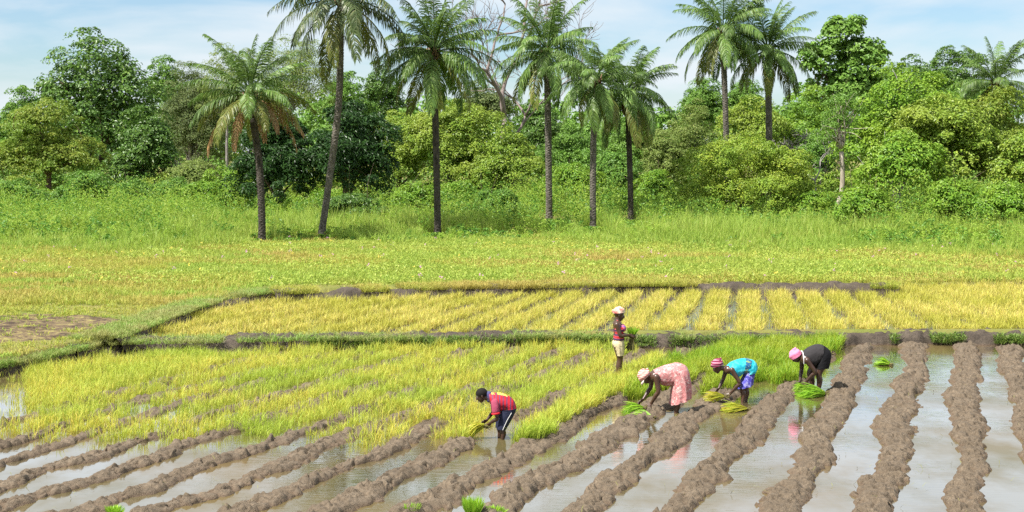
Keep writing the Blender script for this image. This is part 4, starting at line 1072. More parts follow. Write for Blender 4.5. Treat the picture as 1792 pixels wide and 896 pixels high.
# leafless tree and dead branches
def bare_tree(name, cat, label, u, vb, vt, Yd, seed, mat, r0, spread, levels=5, z0=None):
    rg = np.random.default_rng(seed)
    b = at(u, 300, Yd); b = (b[0], b[1], GZ if z0 is None else z0)
    top = at(u, vt, Yd)[2] - b[2]
    t = thing(name, b, label, cat)
    mb = MB(); twigs = MB()
    def grow(p, d, L, r, lv):
        n = 5
        pts = [p]
        for i in range(n):
            d = d + rg.normal(0, 0.16, 3); d[2] += 0.03; d /= np.linalg.norm(d)
            pts.append(pts[-1] + d * L / n)
        (mb if lv > 1 else twigs).tube(np.array(pts), np.linspace(r, r * 0.62, n + 1), 7 if lv > 2 else 4)
        if lv <= 0: return
        for k in range(int(rg.integers(2, 4)) + (1 if lv < 3 else 0)):
            q = pts[-1] if k < 2 else pts[int(rg.integers(2, n))]
            nd = d + rg.normal(0, spread, 3); nd[2] = abs(nd[2]) * 0.8 + 0.15; nd /= np.linalg.norm(nd)
            grow(q, nd, L * rg.uniform(0.62, 0.85), max(0.022, r * (0.66 if k < 2 else 0.5)), lv - 1)
    grow(np.array([0, 0, -0.2]), np.array([0.05, 0, 1.0]), top * 0.42, r0, levels)
    mb.add(np.vstack(twigs.v), np.vstack(twigs.q), np.vstack(twigs.t)) if twigs.v else None
    add_obj('trunk', mb.mesh('bare_trunk'), mat, t)
    return t
M['bark_bare'] = bark_mat('bark_bare', (0.15, 0.115, 0.105), (0.28, 0.23, 0.215))
bare_tree('leafless_tree', 'tree', 'tall leafless grey-brown tree between two green palm crowns', 880, 340, -10, 130, 5, M['bark_bare'], 0.34, 0.5, 6)
bare_tree('dead_branches', 'dead branches', 'tangle of pale dead branches under the grey-green tree', 340, 335, 262, 112, 9, M['bark_pale'], 0.09, 0.75, 5)
bare_tree('dead_branches', 'dead branches', 'pale bare twigs left of the pale-trunked tree', 1425, 345, 220, 100, 12, M['bark_grey'], 0.08, 0.6, 5)

thicket('thicket', 'mid green thicket between the trunks of the tree line', LEAF['mid'], 34, 118, 128, 262, 318, 201, 0.26, 0.8, 1500)
thicket('thicket', 'yellow-green low scrub at the foot of the trees', LEAF['cashew'], 30, 106, 114, 300, 345, 202, 0.22, 0.65, 1100)
thicket('thicket', 'bright low scrub behind the weeds', LEAF['bright'], 26, 98, 104, 328, 362, 203, 0.2, 0.55, 800)
# far wood closing the gaps between the trees
rng = np.random.default_rng(77)
lob = []
for i in range(46):
    uu = -60 + i * 42 + rng.uniform(-15, 15)
    Yd = rng.uniform(165, 230)
    vt = np.interp(uu, [0, 300, 600, 900, 1150, 1250, 1500, 1800], [235, 180, 170, 190, 205, 190, 165, 170]) + rng.uniform(-14, 22)
    c = at(uu, vt, Yd); h = c[2] - GZ
    lob.append((c[0], c[1], GZ + h * 0.42, rng.uniform(3.5, 5.5), 3.5, h * 0.58))
V, Q, _ = crown(lob, rng, 1.6, 2600, 40, 0.6, 0.55)
V[:, 2] = np.maximum(V[:, 2], GZ)
tag(add_obj('far_wood', mesh_np('far_wood', V, [Q]), LEAF['mid']), 'far green wood closing the gaps between the nearer trees', 'wood', kind='stuff')
# ------------------------------------------------------------------ people
def skin_mat(name, c):
    m, nt = new_mat(name)
    n1 = noise(nt, 9, 3, 0.5, objvec(nt))
    col = ramp(nt, n1, [(0.3, tuple(0.8 * x for x in c)), (0.7, tuple(1.2 * x for x in c))])
    p = node(nt, 'ShaderNodeBsdfPrincipled', {'Base Color': col, 'Roughness': 0.36, 'Specular IOR Level': 0.55})
    node(nt, 'ShaderNodeOutputMaterial', {0: p.outputs[0]})
    return m
def cloth_mat(name, base, stops=None, scale=14, kind='noise', vec_scale=(1, 1, 1), rough=0.85, second=None):
    """woven cloth; stops = printed pattern colours over noise / cells / bands"""
    m, nt = new_mat(name)
    v = objvec(nt, vec_scale)
    if stops is None:
        col = ramp(nt, noise(nt, 18, 3, 0.6, v), [(0.3, tuple(0.88 * x for x in base)), (0.7, tuple(1.1 * x for x in base))])
    else:
        if kind == 'noise': f = noise(nt, scale, 4, 0.6, v, 0.6)
        elif kind == 'cells': f = node(nt, 'ShaderNodeTexVoronoi', {'Scale': scale, 'Vector': v}).outputs['Distance']
        else: f = node(nt, 'ShaderNodeTexWave', {'Scale': scale, 'Distortion': 1.2, 'Detail': 2, 'Vector': v}, bands_direction=kind).outputs['Fac']
        col = ramp(nt, f, stops)
        if second:
            f2 = ramp(nt, noise(nt, second[1], 3, 0.6, v, 0.4), [(0.52, (0, 0, 0)), (0.56, (1, 1, 1))])
            col = mixc(nt, f2, col, second[0])
    w = noise(nt, 22, 3, 0.6, objvec(nt))
    bp = node(nt, 'ShaderNodeBump', {'Strength': 0.35, 'Distance': 0.02, 'Height': w})
    p = node(nt, 'ShaderNodeBsdfPrincipled', {'Base Color': col, 'Roughness': rough, 'Specular IOR Level': 0.2, 'Normal': bp.outputs[0]})
    node(nt, 'ShaderNodeOutputMaterial', {0: p.outputs[0]})
    return m
SKIN = skin_mat('skin_dark', (0.072, 0.036, 0.023))
SKIN2 = skin_mat('skin_deep', (0.055, 0.027, 0.018))
EYEW = flat_mat('eye_white', (0.6, 0.57, 0.52), 0.3)
HAIR = flat_mat('hair_black', (0.012, 0.010, 0.009), 0.8, 0.2)

def ball(c, r, n=14, m=9, A=None):
    """ellipsoid with semi-axes r along the rows of A"""
    th = np.linspace(0, np.pi, m); ph = np.arange(n) / n * 2 * np.pi
    V = np.stack([np.outer(np.sin(th), np.cos(ph)), np.outer(np.sin(th), np.sin(ph)), np.outer(np.cos(th), np.ones(n))], -1).reshape(-1, 3)
    V = V * np.asarray(r)
    if A is not None: V = V @ np.asarray(A)
    I, J = np.meshgrid(np.arange(m - 1), np.arange(n), indexing='ij'); J2 = (J + 1) % n
    return V + np.asarray(c), np.stack([I * n + J, (I + 1) * n + J, (I + 1) * n + J2, I * n + J2], -1).reshape(-1, 4)
def limb(mb, pts, rad, sides=12):
    P = np.asarray(pts, float)
    Q = resample(np.hstack([P, np.asarray(rad)[:, None]]), max(0.012, np.linalg.norm(np.diff(P, axis=0), axis=1).sum() / 26))
    Q = np.vstack([Q, np.append(P[-1], rad[-1])])
    mb.tube(Q[:, :3], Q[:, 3], sides)
    mb.add(*ball(P[0], [rad[0]] * 3)); mb.add(*ball(P[-1], [rad[-1]] * 3))
def solidify(mb, name, voxel, mat, parent, smooth_it=4):
    """fuse overlapping volumes into one continuous skin"""
    me = mb.mesh(name)
    o = bpy.data.objects.new('tmp', me); COL.objects.link(o)
    r = o.modifiers.new('r', 'REMESH'); r.mode = 'VOXEL'; r.voxel_size = voxel; r.use_smooth_shade = True
    s = o.modifiers.new('s', 'SMOOTH'); s.factor = 0.5; s.iterations = smooth_it
    dg = bpy.context.evaluated_depsgraph_get()
    out = bpy.data.meshes.new_from_object(o.evaluated_get(dg))
    out.name = name
    bpy.data.objects.remove(o)
    return add_obj(name, out, mat, parent)
def loft(rings, n=40, folds=None, cap0=False, cap1=False, seed=0, sub=6):
    """cloth shell through rings (front_point, back_point, half_width); folds = (count, amplitude at start, at end)"""
    R_ = np.array([[*(0.5 * (np.array(f) + np.array(b))), *(0.5 * (np.array(f) - np.array(b))), w] for f, b, w in rings])
    k = len(R_)
    t = np.linspace(0, k - 1, (k - 1) * sub + 1)
    # smooth interpolation along the garment
    Q = np.vstack([2 * R_[0] - R_[1], R_, 2 * R_[-1] - R_[-2]])
    i = np.minimum(t.astype(int), k - 2); s = (t - i)[:, None]
    p0, p1, p2, p3 = Q[i], Q[i + 1], Q[i + 2], Q[i + 3]
    S = 0.5 * ((2 * p1) + (-p0 + p2) * s + (2 * p0 - 5 * p1 + 4 * p2 - p3) * s ** 2 + (-p0 + 3 * p1 - 3 * p2 + p3) * s ** 3)
    th = np.arange(n) / n * 2 * np.pi
    rg = np.random.default_rng(seed)
    mod = np.ones((len(t), n))
    if folds:
        amp = np.interp(t, [0, k - 1], [folds[1], folds[2]])[:, None]
        ph = rg.uniform(0, 6)
        mod = 1 + amp * (np.cos(folds[0] * th + ph)[None, :] + 0.6 * np.cos((folds[0] * 1.7 // 1) * th + 2 + 0.25 * t[:, None]))
    mod = mod * (1 + 0.012 * rg.standard_normal(mod.shape))
    c, s_ = np.cos(th), np.sin(th)
    cc = np.sign(c) * np.abs(c) ** 0.85; ss = np.sign(s_) * np.abs(s_) ** 0.85
    V = S[:, None, 0:3] + S[:, None, 3:6] * (cc[None, :] * mod)[..., None] + np.array([0, 1.0, 0]) * (ss[None, :] * S[:, 6:7] * mod)[..., None]
    m = len(t)
    I, J = np.meshgrid(np.arange(m - 1), np.arange(n), indexing='ij'); J2 = (J + 1) % n
    Qd = np.stack([I * n + J, I * n + J2, (I + 1) * n + J2, (I + 1) * n + J], -1).reshape(-1, 4)
    V = V.reshape(-1, 3); T = []
    for cap, row in ((cap0, 0), (cap1, m - 1)):
        if cap:
            V = np.vstack([V, S[row, :3]]); j = np.arange(n)
            T.append(np.stack([row * n + j, row * n + (j + 1) % n, np.full(n, len(V) - 1)], -1))
    return V, Qd, (np.vstack(T) if T else None)
def shell(name, mat, parent, *a, **k):
    mb = MB(); mb.add(*loft(*a, **k))
    return add_obj(name, mb.mesh(name), mat, parent)

class Person:
    """joints are read off the photo in the person's own side view, then laid out in metres about the feet"""
    def __init__(s, label, foot, zoom, org, facing, y3=None):
        s.zoom, s.org, s.sg = zoom, org, (1 if facing == 'right' else -1)
        s.u0, s.v0 = foot
        s.ppm = (s.v0 - HORIZON) / CAM_H
        b = px(s.u0, s.v0, 0.0)
        s.root = thing('person', b, label, 'person', 'people transplanting rice', 0.0 if facing == 'right' else math.pi)
    def P(s, zx, zy, y=0.0):
        u = zx / s.zoom + s.org[0]; v = zy / s.zoom + s.org[1]
        return np.array([s.sg * (u - s.u0) / s.ppm, y * (-1 if s.sg > 0 else 1), (s.v0 - v) / s.ppm])   # y>0 = side nearer the camera
    def ring(s, f, b, w): return (s.P(*f), s.P(*b), w)

def add_hand(mb, wrist, d, palm_n, size=1.0, curl=0.7):
    """palm, four unequal curled fingers and a thumb leaving the side of the palm; d points along the hand"""
    d = d / np.linalg.norm(d); n = palm_n - d * (palm_n @ d); n /= np.linalg.norm(n); sd = np.cross(d, n)
    for k in range(4):
        o = (k - 1.5) * 0.019 * size
        limb(mb, [wrist + sd * o * 0.6, wrist + d * 0.085 * size + sd * o], [0.013 * size, 0.0125 * size], 8)
        L = [0.068, 0.078, 0.073, 0.058][k] * size
        p0 = wrist + d * 0.088 * size + sd * o * 1.08
        d1 = d * math.cos(curl * .5) + n * math.sin(curl * .5); d2 = d * math.cos(curl * 1.2) + n * math.sin(curl * 1.2); d3 = d * math.cos(curl * 1.8) + n * math.sin(curl * 1.8)
        p1 = p0 + d1 * L * .45; p2 = p1 + d2 * L * .32; p3 = p2 + d3 * L * .25
        limb(mb, [p0, p1, p2, p3], [0.0095 * size, 0.009 * size, 0.0083 * size, 0.0072 * size], 8)
    q0 = wrist + d * 0.025 * size + sd * 0.026 * size
    q1 = q0 + (d * 0.55 + sd * 0.6 + n * 0.45) * 0.05 * size; q2 = q1 + (d * 0.8 + n * 0.55 - sd * 0.1) * 0.035 * size
    limb(mb, [q0, q1, q2], [0.013 * size, 0.0105 * size, 0.009 * size], 8)

def add_head(mb, root, c, up, sz=1.0, skin=None):
    up = up / np.linalg.norm(up)
    fw = np.array([up[2], 0, -up[0]]); sd = np.cross(up, fw)
    A = np.array([fw, sd, up])
    f = lambda a, b, z: c + (fw * a + sd * b + up * z) * sz
    mb.add(*ball(f(-0.012, 0, 0.030), np.array([0.098, 0.078, 0.092]) * sz, 20, 14, A))     # skull
    mb.add(*ball(f(0.022, 0, -0.035), np.array([0.066, 0.058, 0.075]) * sz, 16, 12, A))     # face
    limb(mb, [f(0.045, 0, -0.092), f(0.03, 0, -0.08)], [0.030 * sz, 0.036 * sz])            # chin, jaw
    limb(mb, [f(0.084, 0, 0.012), f(0.102, 0, -0.030)], [0.010 * sz, 0.017 * sz], 8)        # nose
    limb(mb, [f(0.094, 0.016, -0.034), f(0.094, -0.016, -0.034)], [0.010 * sz, 0.010 * sz], 8)
    limb(mb, [f(0.082, 0.02, -0.062), f(0.089, 0, -0.060), f(0.082, -0.02, -0.062)], [0.007 * sz, 0.010 * sz, 0.007 * sz], 8)
    limb(mb, [f(0.078, 0.02, -0.074), f(0.084, 0, -0.076), f(0.078, -0.02, -0.074)], [0.007 * sz, 0.010 * sz, 0.007 * sz], 8)
    limb(mb, [f(0.072, 0.045, 0.024), f(0.083, 0.015, 0.028)], [0.010 * sz, 0.011 * sz], 8)  # brows
    limb(mb, [f(0.072, -0.045, 0.024), f(0.083, -0.015, 0.028)], [0.010 * sz, 0.011 * sz], 8)
    for k in (-1, 1):
        mb.add(*ball(f(-0.008, 0.079 * k, -0.012), np.array([0.017, 0.009, 0.029]) * sz, 10, 8, A))   # ears
    def eyes(parent):
        e = MB(); p = MB()
        for k in (-1, 1):
            e.add(*ball(f(0.074, 0.030 * k, 0.006), [0.0115 * sz] * 3)); p.add(*ball(f(0.0835, 0.031 * k, 0.004), [0.006 * sz] * 3))
        for k in (-1, 1):
            ee = MB(); ee.add(*ball(f(0.074, 0.030 * k, 0.006), [0.0115 * sz] * 3)); eo = add_obj('eye', ee.mesh('eye'), EYEW, parent)
            pp = MB(); pp.add(*ball(f(0.0835, 0.031 * k, 0.004), [0.006 * sz] * 3)); add_obj('pupil', pp.mesh('pupil'), HAIR, eo)
    return A, f, eyes
def cap_shell(name, mat, parent, f, sz, rx, ry, rz, off, cut, fold=0.05, nf=7, knot=None, seed=0, tilt=0.35):
    """cloth wrapped round the skull, open below a slanting brow line"""
    n, m = 40, 18
    rg = np.random.default_rng(seed)
    V = []
    for i in range(m):
        for j in range(n):
            ph = j / n * 2 * math.pi
            lim = cut + tilt * (0.5 - 0.5 * math.cos(ph))          # lower at the nape
            th = (i / (m - 1)) * (math.pi / 2 + lim)
            w = 1 + fold * math.sin(nf * th + 1.3 * math.sin(ph * 2) + seed) + 0.5 * fold * math.sin(5 * ph + seed)
            V.append(f(off[0] + rx * w * math.sin(th) * math.cos(ph), ry * w * math.sin(th) * math.sin(ph), off[1] + rz * w * math.cos(th)))
    V = np.array(V)
    I, J = np.meshgrid(np.arange(m - 1), np.arange(n), indexing='ij'); J2 = (J + 1) % n
    mb = MB(); mb.add(V, np.stack([I * n + J, (I + 1) * n + J, (I + 1) * n + J2, I * n + J2], -1).reshape(-1, 4))
    if knot:
        for kx, kz, kr in knot:
            mb.add(*ball(f(kx, 0.01, kz), [kr * sz, kr * sz * 1.2, kr * sz * 0.8]))
            mb.add(*ball(f(kx - kr * 0.8, -0.02, kz - kr * 0.4), [kr * sz * .7, kr * sz * .5, kr * sz]))
    return add_obj(name, mb.mesh(name), mat, parent)
def arm(mb, sh, el, wr, hand_dir, palm, k=1.0):
    sh, el, wr = map(np.array, (sh, el, wr))
    limb(mb, [sh, sh * .55 + el * .45, el, el * .65 + wr * .35, wr], [0.056 * k, 0.047 * k, 0.039 * k, 0.038 * k, 0.025 * k])
    add_hand(mb, wr + (wr - el) / np.linalg.norm(wr - el) * 0.012, np.array(hand_dir, float), np.array(palm, float), 0.95 * k ** 0.5)
def leg(mb, hip, knee, foot, k=1.0, toe=(0.15, 0, 0)):
    hip, knee, foot = map(np.array, (hip, knee, foot))
    cb = knee * .68 + foot * .32 + np.array([-0.018, 0, 0])
    limb(mb, [hip, hip * .5 + knee * .5, knee, cb, knee * .2 + foot * .8, foot], [0.095 * k, 0.078 * k, 0.056 * k, 0.056 * k, 0.036 * k, 0.036 * k])
    limb(mb, [foot + np.array([-0.03, 0, -0.02]), foot + np.array(toe) * 0.6 + np.array([0, 0, -0.03]), foot + np.array(toe) + np.array([0, 0, -0.035])], [0.036 * k, 0.038 * k, 0.028 * k])

DOWN = np.array([0, 0, -1.0])
# --- the boy
p = Person('boy in a red striped football shirt and navy shorts bending over shallow water', (878, 767), 6.4, (790, 650), 'left')
mb = MB()
A, f, eyes = add_head(mb, p.root, p.P(338, 262), np.array([0.36, 0, 0.93]), 0.93)
limb(mb, [p.P(372, 285), p.P(445, 300)], [0.045, 0.05])
for yy in (-0.055, 0.055): limb(mb, [p.P(470, 315, yy), p.P(560, 345, yy), p.P(655, 420, yy)], [0.075, 0.08, 0.085])
arm(mb, p.P(492, 340, 0.14), p.P(512, 505, 0.16), p.P(412, 585, 0.05), (0.9, -0.25, -0.35), (0.2, -0.9, -0.4), 0.82)
arm(mb, p.P(462, 330, -0.14), p.P(462, 470, -0.15), p.P(398, 545, -0.02), (0.85, 0.3, -0.4), (0.1, 0.9, -0.5), 0.82)
leg(mb, p.P(655, 455, 0.075), p.P(572, 625, 0.085), p.P(570, 800, 0.085), 0.80)
leg(mb, p.P(645, 455, -0.075), p.P(532, 625, -0.085), p.P(535, 800, -0.085), 0.80)
body = solidify(mb, 'body', 0.0065, SKIN2, p.root)
eyes(p.root)
cap_shell('hair', HAIR, p.root, f, 0.93, 0.104, 0.083, 0.094, (-0.014, 0.034), 0.05, 0.006, 9, None, 1, 0.9)
JERSEY = cloth_mat('red_striped_jersey', None, [(0.30, (0.50, 0.02, 0.035)), (0.62, (0.42, 0.02, 0.04)), (0.74, (0.20, 0.03, 0.07)), (0.92, (0.15, 0.05, 0.11))], 5.5, 'X', (1, 0.15, 0.4), 0.6)
shirt = shell('shirt', JERSEY, p.root, [p.ring((428, 322), (415, 238), 0.085), p.ring((455, 385), (470, 236), 0.145), p.ring((530, 435), (560, 243), 0.155), p.ring((575, 435), (650, 275), 0.15), p.ring((590, 425), (705, 330), 0.15), p.ring((590, 418), (733, 408), 0.15)],
      folds=(7, 0.01, 0.05), cap0=True, cap1=True, seed=3)
for s_ in (1, -1):
    mb = MB(); limb(mb, [p.P(490, 325, 0.115 * s_), p.P(494, 372, 0.145 * s_), p.P(497, 415, 0.155 * s_)], [0.070, 0.066, 0.066])
    so = add_obj('sleeve', mb.mesh('sleeve'), cloth_mat('purple_red_sleeve', (0.33, 0.06, 0.11)) if s_ > 0 else JERSEY, p.root)
    mb = MB(); mb.tube(np.array([p.P(497, 436, 0.155 * s_), p.P(499, 447, 0.1555 * s_), p.P(500, 456, 0.156 * s_)]), [0.0705, 0.0715, 0.0705], 14)
    add_obj('sleeve_cuff', mb.mesh('cuff'), flat_mat('bright_red', (0.55, 0.01, 0.025), 0.7), so)
mb = MB(); limb(mb, [p.P(420, 250, 0), p.P(425, 310, 0)], [0.052, 0.05])
add_obj('collar', mb.mesh('collar'), flat_mat('navy_collar', (0.06, 0.06, 0.16), 0.8), p.root)
# worn yellow lettering across the shoulders, too foreshortened to read: short raised strokes of print
YEL = flat_mat('yellow_print', (0.72, 0.52, 0.10), 0.7)
mb = MB()
for zx, zy, L in ((452, 236, 20), (474, 240, 22), (520, 236, 16), (545, 238, 20), (570, 245, 26), (598, 255, 24)):
    for yy in (-0.05, 0.02, 0.06):
        limb(mb, [p.P(zx, zy + 4, yy), p.P(zx + L, zy + 9 + L * .3, yy + 0.015)], [0.013, 0.013], 6)
add_obj('shirt_print', mb.mesh('print'), YEL, shirt)
NAVY = cloth_mat('navy_shorts', (0.022, 0.026, 0.055))
for s_, nm in ((1, 0), (-1, -26)):
    mb = MB(); mb.add(*loft([p.ring((560 + nm * .3, 420), (728, 400), 0.11), p.ring((545 + nm * .5, 480), (712, 450), 0.105), p.ring((525 + nm, 560), (655 + nm * .6, 560), 0.092), p.ring((512 + nm * .8, 632), (610 + nm, 640), 0.085)], 30, (5, 0.02, 0.05), True, False, 5 + s_))
    so = bpy.data.objects.new('shorts_leg' if 0 else 'shorts', mb.mesh('shorts')); COL.objects.link(so); so.data.materials.append(NAVY); so.parent = p.root
    so.location = (0, 0.07 * s_, 0)
mb = MB(); limb(mb, [p.P(672, 440, 0.185), p.P(622, 530, 0.17), p.P(577, 632, 0.158)], [0.006, 0.006, 0.006], 6)
add_obj('side_stripe', mb.mesh('stripe'), flat_mat('white_stripe', (0.7, 0.7, 0.7)), p.root)

# --- woman in the floral dress
p = Person('woman in a red and white floral dress stooping to plant, pink headscarf with fringe', (1183, 721), 6.4, (1080, 610), 'left')
mb = MB()
A, f, eyes = add_head(mb, p.root, p.P(312, 312), np.array([0.80, 0, 0.60]), 1.0)
limb(mb, [p.P(345, 300), p.P(405, 290)], [0.05, 0.056])
for yy in (-0.07, 0.07): limb(mb, [p.P(420, 300, yy), p.P(560, 300, yy), p.P(700, 270, yy)], [0.095, 0.095, 0.115])
arm(mb, p.P(424, 295, 0.185), p.P(446, 455, 0.20), p.P(378, 592, 0.12), (0.75, -0.1, -0.6), (-0.3, -0.8, -0.5), 1.08)
arm(mb, p.P(400, 300, -0.17), p.P(385, 450, -0.20), p.P(300, 572, -0.10), (0.75, 0.1, -0.6), (-0.3, 0.8, -0.5), 1.05)
leg(mb, p.P(715, 300, 0.09), p.P(655, 560, 0.09), p.P(652, 760, 0.09), 1.0)
leg(mb, p.P(715, 300, -0.09), p.P(672, 560, -0.09), p.P(672, 760, -0.09), 1.0)
solidify(mb, 'body', 0.0075, SKIN, p.root); eyes(p.root)
FLORAL = cloth_mat('floral_print', None, [(0.36, (0.55, 0.36, 0.34)), (0.46, (0.46, 0.23, 0.23)), (0.50, (0.36, 0.07, 0.08)), (0.54, (0.48, 0.26, 0.25)), (0.62, (0.62, 0.49, 0.46))], 13, 'noise', (1, 1, 1), 0.8, second=((0.50, 0.20, 0.20), 17))
dress = shell('dress', FLORAL, p.root, [p.ring((462, 345), (400, 235), 0.155), p.ring((480, 395), (480, 200), 0.19), p.ring((560, 412), (580, 170), 0.19), p.ring((606, 410), (680, 156), 0.21), p.ring((600, 470), (775, 205), 0.235), p.ring((598, 540), (812, 320), 0.25), p.ring((592, 585), (826, 430), 0.26), p.ring((588, 622), (826, 540), 0.27)],
      folds=(9, 0.0, 0.055), cap0=True, seed=8, n=56)
shell('hem_lining', cloth_mat('dark_lining', (0.16, 0.05, 0.05)), p.root, [p.ring((610, 480), (760, 330), 0.2), p.ring((618, 590), (800, 560), 0.21)], folds=(9, 0.0, 0.04), cap0=True, seed=8)
PINKS = cloth_mat('pink_white_scarf', None, [(0.25, (0.62, 0.16, 0.15)), (0.5, (0.66, 0.38, 0.32)), (0.75, (0.72, 0.55, 0.48))], 9, 'Z', (1, 0.6, 1), 0.8)
sc_ = cap_shell('headscarf', PINKS, p.root, f, 1.0, 0.124, 0.102, 0.118, (-0.01, 0.03), 0.18, 0.05, 8, [(-0.10, 0.06, 0.03)], 2, 0.45)
mb = MB()
for k in range(11):
    a = -1.0 + k * 0.2
    q = f(0.108 * math.cos(a), 0.1 * math.sin(a), 0.002); mb.tube(np.array([q, q + DOWN * 0.035 + 0.004, q + DOWN * 0.062]), [0.008, 0.0085, 0.006], 6)
add_obj('fringe', mb.mesh('fringe'), flat_mat('white_fringe', (0.7, 0.55, 0.5), 0.8), sc_)

# --- woman in turquoise
p = Person('woman in a turquoise top and purple-blue wrap stooping to plant, maroon headscarf', (1301, 703), 7.86, (1220, 610), 'left')
mb = MB()
A, f, eyes = add_head(mb, p.root, p.P(275, 250), np.array([0.44, 0, 0.90]), 0.93)
limb(mb, [p.P(315, 265), p.P(395, 270)], [0.046, 0.05])
for yy in (-0.06, 0.06): limb(mb, [p.P(420, 280, yy), p.P(580, 260, yy), p.P(735, 265, yy)], [0.08, 0.085, 0.10])
arm(mb, p.P(455, 270, 0.165), p.P(560, 450, 0.18), p.P(448, 600, 0.10), (0.8, -0.1, -0.45), (-0.2, -0.8, -0.5), 0.92)
arm(mb, p.P(415, 285, -0.15), p.P(372, 440, -0.17), p.P(308, 552, -0.10), (0.65, 0.1, -0.7), (-0.2, 0.8, -0.5), 0.92)
leg(mb, p.P(725, 300, 0.08), p.P(612, 545, 0.09), p.P(614, 765, 0.09), 0.88)
leg(mb, p.P(735, 300, -0.08), p.P(680, 545, -0.085), p.P(682, 765, -0.085), 0.88)
solidify(mb, 'body', 0.0075, SKIN, p.root); eyes(p.root)
TEAL = cloth_mat('turquoise_print', None, [(0.38, (0.015, 0.30, 0.42)), (0.5, (0.02, 0.42, 0.52)), (0.64, (0.10, 0.52, 0.60))], 9, 'noise', (1, 1, 1), 0.75)
shell('top', TEAL, p.root, [p.ring((452, 355), (400, 232), 0.13), p.ring((500, 385), (470, 175), 0.165), p.ring((560, 385), (600, 132), 0.17), p.ring((608, 350), (700, 134), 0.18), p.ring((640, 335), (780, 165), 0.19), p.ring((660, 338), (822, 245), 0.195), p.ring((650, 342), (800, 315), 0.195)],
      folds=(8, 0.005, 0.03), cap0=True, cap1=True, seed=12, n=48)
WRAP = cloth_mat('purple_blue_print', None, [(0.36, (0.05, 0.045, 0.28)), (0.52, (0.09, 0.085, 0.42)), (0.60, (0.35, 0.34, 0.58)), (0.68, (0.06, 0.05, 0.26))], 16, 'noise', (1, 1, 1), 0.8)
shell('skirt', WRAP, p.root, [p.ring((640, 320), (795, 270), 0.175), p.ring((615, 400), (785, 340), 0.185), p.ring((580, 480), (770, 420), 0.195), p.ring((555, 545), (762, 485), 0.20)], folds=(7, 0.01, 0.05), cap0=True, seed=13, n=48)
SASH = cloth_mat('navy_yellow_sash', None, [(0.42, (0.015, 0.07, 0.20)), (0.52, (0.02, 0.12, 0.24)), (0.60, (0.30, 0.36, 0.06)), (0.7, (0.02, 0.06, 0.2))], 18, 'noise', (1, 1, 1), 0.8)
shell('sash', SASH, p.root, [p.ring((618, 352), (652, 128), 0.183), p.ring((634, 345), (690, 128), 0.19), p.ring((648, 340), (738, 140), 0.198)], folds=(8, 0.01, 0.015), seed=14, n=48)
MAROON = cloth_mat('maroon_scarf', None, [(0.3, (0.20, 0.02, 0.06)), (0.55, (0.30, 0.06, 0.11)), (0.75, (0.48, 0.22, 0.28))], 7, 'Z', (1, 0.6, 1), 0.8)
cap_shell('headscarf', MAROON, p.root, f, 0.93, 0.128, 0.106, 0.122, (-0.012, 0.045), -0.05, 0.06, 8, [(-0.085, 0.125, 0.042)], 4, 0.5)

# --- woman in black
p = Person('woman in a dark tank top and black shorts stooping, bright pink headscarf', (1431, 685), 7.86, (1350, 580), 'left')
mb = MB()
A, f, eyes = add_head(mb, p.root, p.P(330, 338), np.array([0.72, 0, 0.69]), 0.97)
limb(mb, [p.P(360, 335), p.P(425, 345)], [0.05, 0.056])
for yy in (-0.075, 0.075): limb(mb, [p.P(450, 365, yy), p.P(590, 330, yy), p.P(715, 305, yy)], [0.10, 0.105, 0.12])
arm(mb, p.P(458, 375, 0.19), p.P(566, 535, 0.20), p.P(478, 660, 0.10), (0.35, -0.1, -0.8), (-0.3, -0.8, -0.4), 1.08)
arm(mb, p.P(440, 380, -0.18), p.P(438, 545, -0.20), p.P(405, 690, -0.10), (0.3, 0.1, -0.85), (-0.3, 0.8, -0.4), 1.06)
leg(mb, p.P(720, 340, 0.10), p.P(632, 570, 0.11), p.P(630, 850, 0.11), 1.06)
leg(mb, p.P(700, 340, -0.10), p.P(540, 575, -0.11), p.P(592, 840, -0.11), 1.04)
solidify(mb, 'body', 0.0075, SKIN2, p.root); eyes(p.root)
BLK = cloth_mat('charcoal_top', (0.034, 0.031, 0.033)); BLK2 = cloth_mat('black_shorts', (0.010, 0.010, 0.012))
shell('tank_top', BLK, p.root, [p.ring((455, 425), (420, 272), 0.15), p.ring((510, 470), (500, 215), 0.19), p.ring((575, 478), (610, 172), 0.20), p.ring((620, 430), (690, 182), 0.205), p.ring((650, 400), (735, 215), 0.21)], folds=(8, 0.004, 0.015), cap0=True, cap1=True, seed=21, n=48)
for s_, dxs in ((1, 0), (-1, -42)):
    mb = MB(); mb.add(*loft([p.ring((640, 400), (705, 185), 0.13), p.ring((610, 440), (780, 240), 0.135), p.ring((600 + dxs * .5, 470), (800, 330), 0.13), p.ring((600 + dxs, 498), (770 + dxs * .5, 490), 0.12)], 36, (6, 0.005, 0.03), True, False, 22 + s_))
    so = add_obj('shorts', mb.mesh('shorts'), BLK2, p.root); so.location = (0, 0.085 * s_, 0)
mb = MB(); limb(mb, [p.P(412, 280, 0.10), p.P(414, 350, 0.165), p.P(420, 425, 0.155)], [0.012, 0.012, 0.011], 8)
limb(mb, [p.P(412, 280, -0.10), p.P(414, 350, -0.165), p.P(420, 425, -0.155)], [0.012, 0.012, 0.011], 8); limb(mb, [p.P(412, 280, 0.10), p.P(406, 262, 0), p.P(412, 280, -0.10)], [0.012] * 3, 8)
add_obj('neckline_trim', mb.mesh('trim'), flat_mat('white_trim', (0.62, 0.60, 0.60), 0.8), p.root)
PINK = cloth_mat('bright_pink_scarf', (0.80, 0.24, 0.42))
